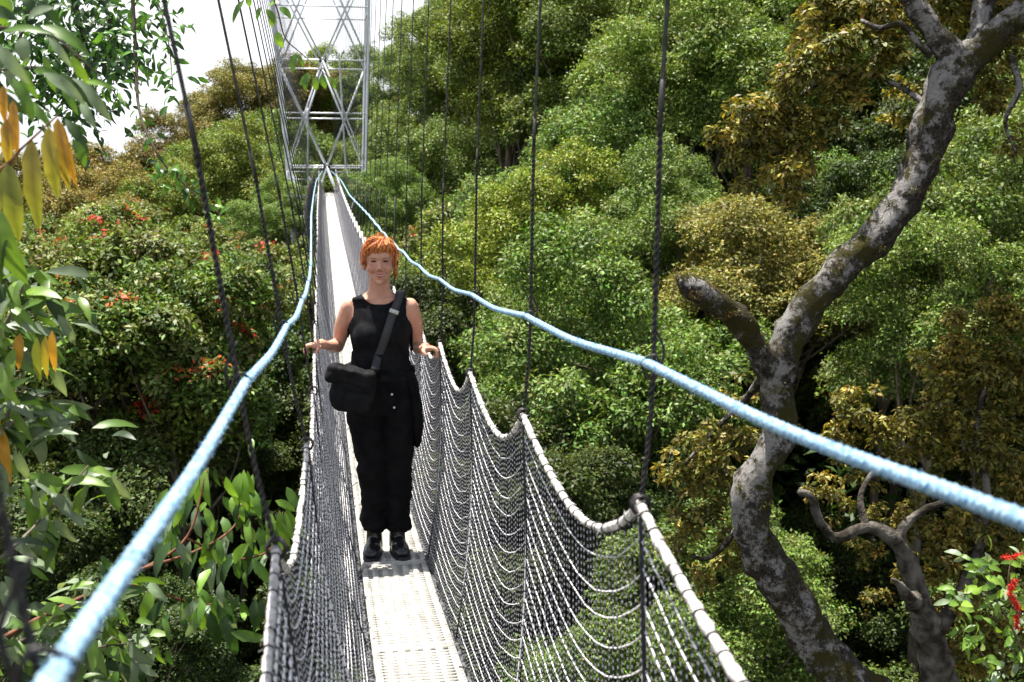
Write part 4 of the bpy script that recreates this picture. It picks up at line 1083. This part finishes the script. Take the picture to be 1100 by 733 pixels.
# overhanging branch with long leaves, top left
o1 = P(-60, 60, 2.2); br1 = thing('long_leaved_branch', 'branch of long green leaves with hanging yellow and orange leaves, top left edge', 'branch', o1)
G = Geo(); twig(G, [(-90, 20, 2.1), (0, 30, 2.2), (45, 32, 2.25), (85, 62, 2.3), (110, 85, 2.35)], .004, .0012); G.build('twig', M['bark'], br1, origin=o1)
G = Geo(); twig(G, [(-90, 235, 2.1), (0, 182, 2.2), (25, 158, 2.2), (62, 124, 2.2)], .0038, .0014); G.build('twig', red_twig, br1, origin=o1)
G = Geo(); twig(G, [(-80, 70, 2.1), (0, 75, 2.3), (40, 72, 2.35), (65, 82, 2.4)], .003, .001); G.build('twig', M['bark'], br1, origin=o1)
Lf = Leaves()
for a in [(8, -6, 3, 28, 20, LIMEC), (22, -8, 42, 20, 12, DK), (2, 34, 62, 38, 10, GREEN), (45, 28, 97, 60, 16, GREEN), (52, 40, 78, 74, 9, PALE), (76, 60, 97, 92, 11, LIMEC), (-4, 48, 33, 92, 15, PALE), (20, 68, 42, 108, 11, GREEN),
          (36, 76, 64, 80, 10, GREEN), (46, 78, 92, 114, 15, PALE), (62, 80, 96, 110, 11, DK), (78, 84, 120, 132, 15, PALE), (88, 108, 104, 140, 11, PALE), (14, 84, 36, 132, 15, GREEN), (28, 108, 56, 138, 11, GREEN), (92, 88, 128, 98, 7, LIMEC),
          (24, 40, 30, 68, 18, PALE), (2, 52, -8, 100, 14, DK), (30, 20, 60, 8, 12, PALE), (48, 60, 60, 100, 10, GREEN), (0, 100, 30, 124, 12, DK), (66, 90, 84, 124, 9, GREEN), (10, 60, 14, 96, 12, PALE), (78, 150, 92, 180, 12, GREEN), (70, 128, 96, 168, 12, DK), (-10, 10, 20, 22, 14, DK), (40, 0, 66, 30, 12, DK)]:
    plx(Lf, *a[:5], 2.25 + rng.uniform(-.12, .2), a[5])
Lf.build('green_leaves', br1, o1)
Lf = Leaves()
for a in [(4, 92, 6, 134, 11, ORA, ORA), (7, 128, 9, 178, 14, ORA, YEL), (14, 108, 19, 168, 12, ORA, ORA), (8, 176, 21, 260, 25, YG_, YG_), (34, 150, 43, 248, 23, YEL, YG_), (52, 136, 62, 214, 19, YEL, YG_), (62, 127, 75, 205, 16, ORA, YEL), (66, 132, 83, 202, 10, ORA, ORA), (-4, 180, -6, 250, 16, YG_, YEL)]:
    plx(Lf, *a[:5], 2.2, a[5], dY=.01, col2=a[6], nr=(rng.uniform(-.4, .2), -1, .1), fold=.16, droop=.05, n=12, mid=.55)
for a in [(-6, 222, 30, 306, 30, LIMEC, GREEN), (8, 236, 2, 306, 16, DK, DK)]: plx(Lf, *a[:5], 2.1, a[5], dY=.02, col2=a[6], nr=(-.3, -1, .3), n=9)
Lf.build('young_leaves', br1, o1)

# mass of foliage down the left edge
o2 = P(-80, 560, 3.4); br2 = thing('glossy_leaved_bush', 'bush of glossy narrow leaves with orange young leaves growing up along the left edge', 'bush', o2)
G = Geo(); bases = []
tws = [[(-140, 640, 3.3), (-30, 520, 3.3), (25, 400, 3.4), (40, 330, 3.4)], [(-140, 700, 3.2), (0, 600, 3.3), (60, 540, 3.5), (95, 500, 3.6)], [(-120, 720, 3.3), (20, 690, 3.4), (70, 655, 3.5), (120, 640, 3.7)], [(-100, 420, 3.4), (-20, 380, 3.3), (20, 320, 3.3), (25, 290, 3.3)],
       [(-80, 760, 3.4), (40, 745, 3.5), (95, 700, 3.6), (150, 690, 3.7)], [(-120, 560, 3.1), (-20, 470, 3.2), (30, 450, 3.3), (60, 445, 3.4)]]
for t in tws: bases.append(twig(G, t, .007, .002))
G.build('stems', M['bark'], br2, origin=o2)
Lf = Leaves()
for q in bases:
    for _ in range(62):
        i = int(rng.integers(5, len(q))); a = q[i] + rng.normal(size=3) * np.array([.05, .09, .05])
        d = unit(np.array([rng.uniform(-.6, 1.2), rng.uniform(-.7, .5), rng.uniform(-1.1, .35)])); L_ = rng.uniform(.07, .15)
        c = [GREEN, PALE, DK, LIMEC, GREEN, PALE][int(rng.integers(0, 6))]
        Lf.blade(a, a + d * L_, L_ * rng.uniform(.26, .34), np.array(c) * rng.uniform(.75, 1.2), (rng.uniform(-.8, .3), rng.uniform(-1, .1), rng.uniform(.2, 1.2)))
for a in [(22, 358, 20, 398, 14, ORA), (40, 362, 43, 412, 12, YG_), (56, 355, 60, 400, 11, ORA), (49, 360, 51, 408, 10, YEL), (4, 462, 12, 520, 14, ORA), (-4, 440, 4, 500, 12, ORA)]:
    plx(Lf, *a[:5], 3.2, a[5], dY=.02, nr=(-.3, -1, .1), fold=.12, droop=.05)
Lf.build('leaves', br2, o2)

# dark small-leaved spray against the sky, top left
o3 = P(60, -120, 5.0); br3 = thing('small_leaved_tree_top', 'dark small-leaved branches hanging into the sky at the top left corner', 'branch', o3)
G = Geo()
q1 = twig(G, [(120, -120, 5.0), (140, -20, 4.9), (146, 60, 4.8), (150, 120, 4.7), (172, 170, 4.6), (205, 205, 4.6), (238, 232, 4.6)], .010, .0018, 50)
q2 = twig(G, [(60, -120, 5.1), (80, 0, 5.2), (90, 50, 5.3), (80, 85, 5.4), (75, 110, 5.4)], .016, .003, 40)
q3 = twig(G, [(0, -100, 5.1), (30, 0, 5.2), (20, 50, 5.4), (35, 85, 5.5)], .014, .003, 30)
q4 = twig(G, [(120, -120, 5.0), (165, -10, 4.9), (180, 40, 4.8), (186, 95, 4.7)], .006, .0015, 30)
q5 = twig(G, [(80, -60, 5.1), (115, 10, 5.0), (122, 45, 5.0), (128, 75, 4.9)], .006, .0015, 30)
G.build('twigs', M['bark'], br3, origin=o3)
Lf = Leaves()
def small(q, n, spread, lo, hi, cols, i0=0, droop=-.6):
    for _ in range(n):
        i = int(rng.integers(i0, len(q))); a = q[i] + rng.normal(size=3) * spread
        d = unit(np.array([rng.normal() * .7, rng.normal() * .6, droop + rng.normal() * .4])); L_ = rng.uniform(lo, hi)
        Lf.blade(a, a + d * L_, L_ * .40, np.array(cols[int(rng.integers(0, len(cols)))]) * rng.uniform(.7, 1.25), (rng.normal() * .6, -.6, rng.uniform(0, 1)), n=4)
small(q1, 110, .028, .035, .06, [GREEN, DK, LIMEC, GREEN], 6); small(q2, 680, .11, .04, .075, [DK, DK, GREEN], 8); small(q3, 600, .15, .04, .075, [DK, DK, GREEN], 8)
small(q4, 110, .045, .035, .065, [GREEN, DK, GREEN], 6); small(q5, 260, .07, .04, .07, [DK, DK, GREEN], 6)
Lf.build('leaves', br3, o3)
# twig with leaves hanging in front of the tower
o4 = P(290, -60, 4.2); br4 = thing('hanging_twig', 'thin twig with green leaves hanging down in front of the steel tower', 'twig', o4)
G = Geo(); q6 = twig(G, [(270, -60, 4.2), (296, 5, 4.2), (306, 40, 4.2), (322, 56, 4.2), (345, 76, 4.2), (362, 92, 4.2)], .004, .001, 30); q7 = twig(G, [(262, -60, 4.2), (264, -10, 4.2), (256, 14, 4.2)], .003, .001, 14)
G.build('twig_stem', M['bark'], br4, origin=o4)
Lf = Leaves()
for a in [(262, 0, 250, 26, 7), (266, -4, 268, 8, 7), (280, 8, 276, 22, 6), (292, 12, 292, 30, 8), (300, 8, 313, 20, 9), (286, 10, 296, 26, 8), (298, 34, 304, 52, 11), (318, 58, 315, 78, 10), (331, 78, 328, 98, 10), (340, 82, 339, 98, 8), (346, 80, 350, 96, 8), (352, 82, 360, 96, 8), (334, 80, 322, 92, 8), (300, 2, 288, 8, 7), (318, 58, 326, 74, 6)]:
    plx(Lf, *a[:5], 4.2, [GREEN, LIMEC, GREEN][int(rng.integers(0, 3))], dY=.01)
Lf.build('leaves', br4, o4)
# leafy branch beside the left net
o5 = P(100, 660, 3.9); br5 = thing('leafy_branch', 'brown branch with drooping bright green leaves just left of the net', 'branch', o5)
G = Geo()
tw = [twig(G, [(-60, 720, 3.6), (60, 655, 3.8), (140, 618, 3.9), (200, 578, 4.0), (222, 505, 4.1)], .009, .003, 30), twig(G, [(150, 612, 3.9), (215, 590, 4.0), (255, 560, 4.1), (262, 505, 4.2)], .006, .002, 24),
      twig(G, [(200, 578, 4.0), (250, 600, 4.1), (290, 590, 4.2), (304, 550, 4.3)], .005, .002, 24), twig(G, [(130, 625, 3.9), (180, 640, 4.0), (220, 650, 4.1), (250, 640, 4.2)], .005, .002, 24), twig(G, [(60, 655, 3.8), (110, 680, 3.9), (150, 700, 4.0)], .004, .002, 20)]
G.build('stems', red_twig, br5, origin=o5)
Lf = Leaves()
for k, q in enumerate(tw):
    for _ in range(34 if k else 44):
        i = int(rng.integers(8, len(q))); a = q[i] + rng.normal(size=3) * np.array([.055, .07, .05])
        d = unit(np.array([rng.normal() * .45, rng.normal() * .35, -1 + rng.normal() * .35])); L_ = rng.uniform(.06, .14)
        c = [GREEN, LIMEC, DK, PALE, DK][int(rng.integers(0, 5))]
        Lf.blade(a, a + d * L_, L_ * rng.uniform(.30, .40), np.array(c) * rng.uniform(.8, 1.25), (rng.uniform(-.9, .4), -.9, rng.uniform(.1, .9)))
for a in [(258, 508, 255, 545, 14), (262, 505, 268, 552, 16), (266, 506, 280, 556, 15), (224, 502, 212, 545, 14), (220, 505, 226, 545, 13), (214, 512, 196, 548, 14), (292, 552, 296, 590, 13), (300, 548, 312, 588, 14), (306, 550, 318, 584, 11), (180, 525, 168, 560, 12)]:
    plx(Lf, *a[:5], 4.1, LIMEC, nr=(-.5, -1, .2), fold=.15)
Lf.build('leaves', br5, o5)
# red flowering shrub, lower right corner
o6 = P(1110, 760, 4.4); br6 = thing('red_flowering_shrub', 'shrub with red brush flowers and fresh green leaves in the bottom right corner', 'shrub', o6)
G = Geo()
tw = [twig(G, [(1120, 780, 4.4), (1098, 700, 4.4), (1065, 640, 4.4), (1030, 640, 4.35), (1022, 652, 4.3)], .006, .0015), twig(G, [(1120, 760, 4.4), (1110, 690, 4.4), (1085, 640, 4.4), (1088, 600, 4.4), (1112, 590, 4.4)], .006, .0015),
      twig(G, [(1110, 770, 4.4), (1070, 720, 4.3), (1045, 690, 4.3), (1040, 672, 4.3)], .005, .0015), twig(G, [(1130, 740, 4.4), (1100, 720, 4.4), (1090, 690, 4.5), (1094, 655, 4.5)], .005, .0015), twig(G, [(1065, 640, 4.4), (1056, 615, 4.4), (1050, 600, 4.4)], .003, .001)]
G.build('stems', M['bark'], br6, origin=o6)
Lf = Leaves()
for q in tw:
    for _ in range(30):
        i = int(rng.integers(6, len(q))); a = q[i] + rng.normal(size=3) * .025
        d = unit(np.array([rng.normal() * .8, rng.normal() * .5, rng.normal() * .7 - .3])); L_ = rng.uniform(.05, .085)
        Lf.blade(a, a + d * L_, L_ * .42, np.array([LIMEC, GREEN, PALE, GREEN][int(rng.integers(0, 4))]) * rng.uniform(.8, 1.2), (rng.normal() * .6, -.8, rng.uniform(.1, 1)))
Lf.build('leaves', br6, o6)
redm = flat_mat('red_petals', (.75, .03, .015), .5)
for a, b in (((1076, 599), (1106, 596)), ((1090, 622), (1084, 640)), ((1086, 640), (1094, 655)), ((1092, 660), (1093, 676))):
    G = Geo(); A_, B_ = P(*a, 4.35), P(*b, 4.35); ax = unit(B_ - A_); G.tube([A_, B_], .003, 5)
    for _ in range(150):
        t = rng.random(); c = A_ + (B_ - A_) * t; d = unit(rng.normal(size=3)); d = unit(d - ax * (d @ ax) * .8); G.tube([c, c + d * rng.uniform(.010, .020) + ax * .004], .0011, 3, cap=False)
    G.build('flower', redm, br6, origin=o6)
print('TREES', sum(tree_count.values()), len(tree_count))
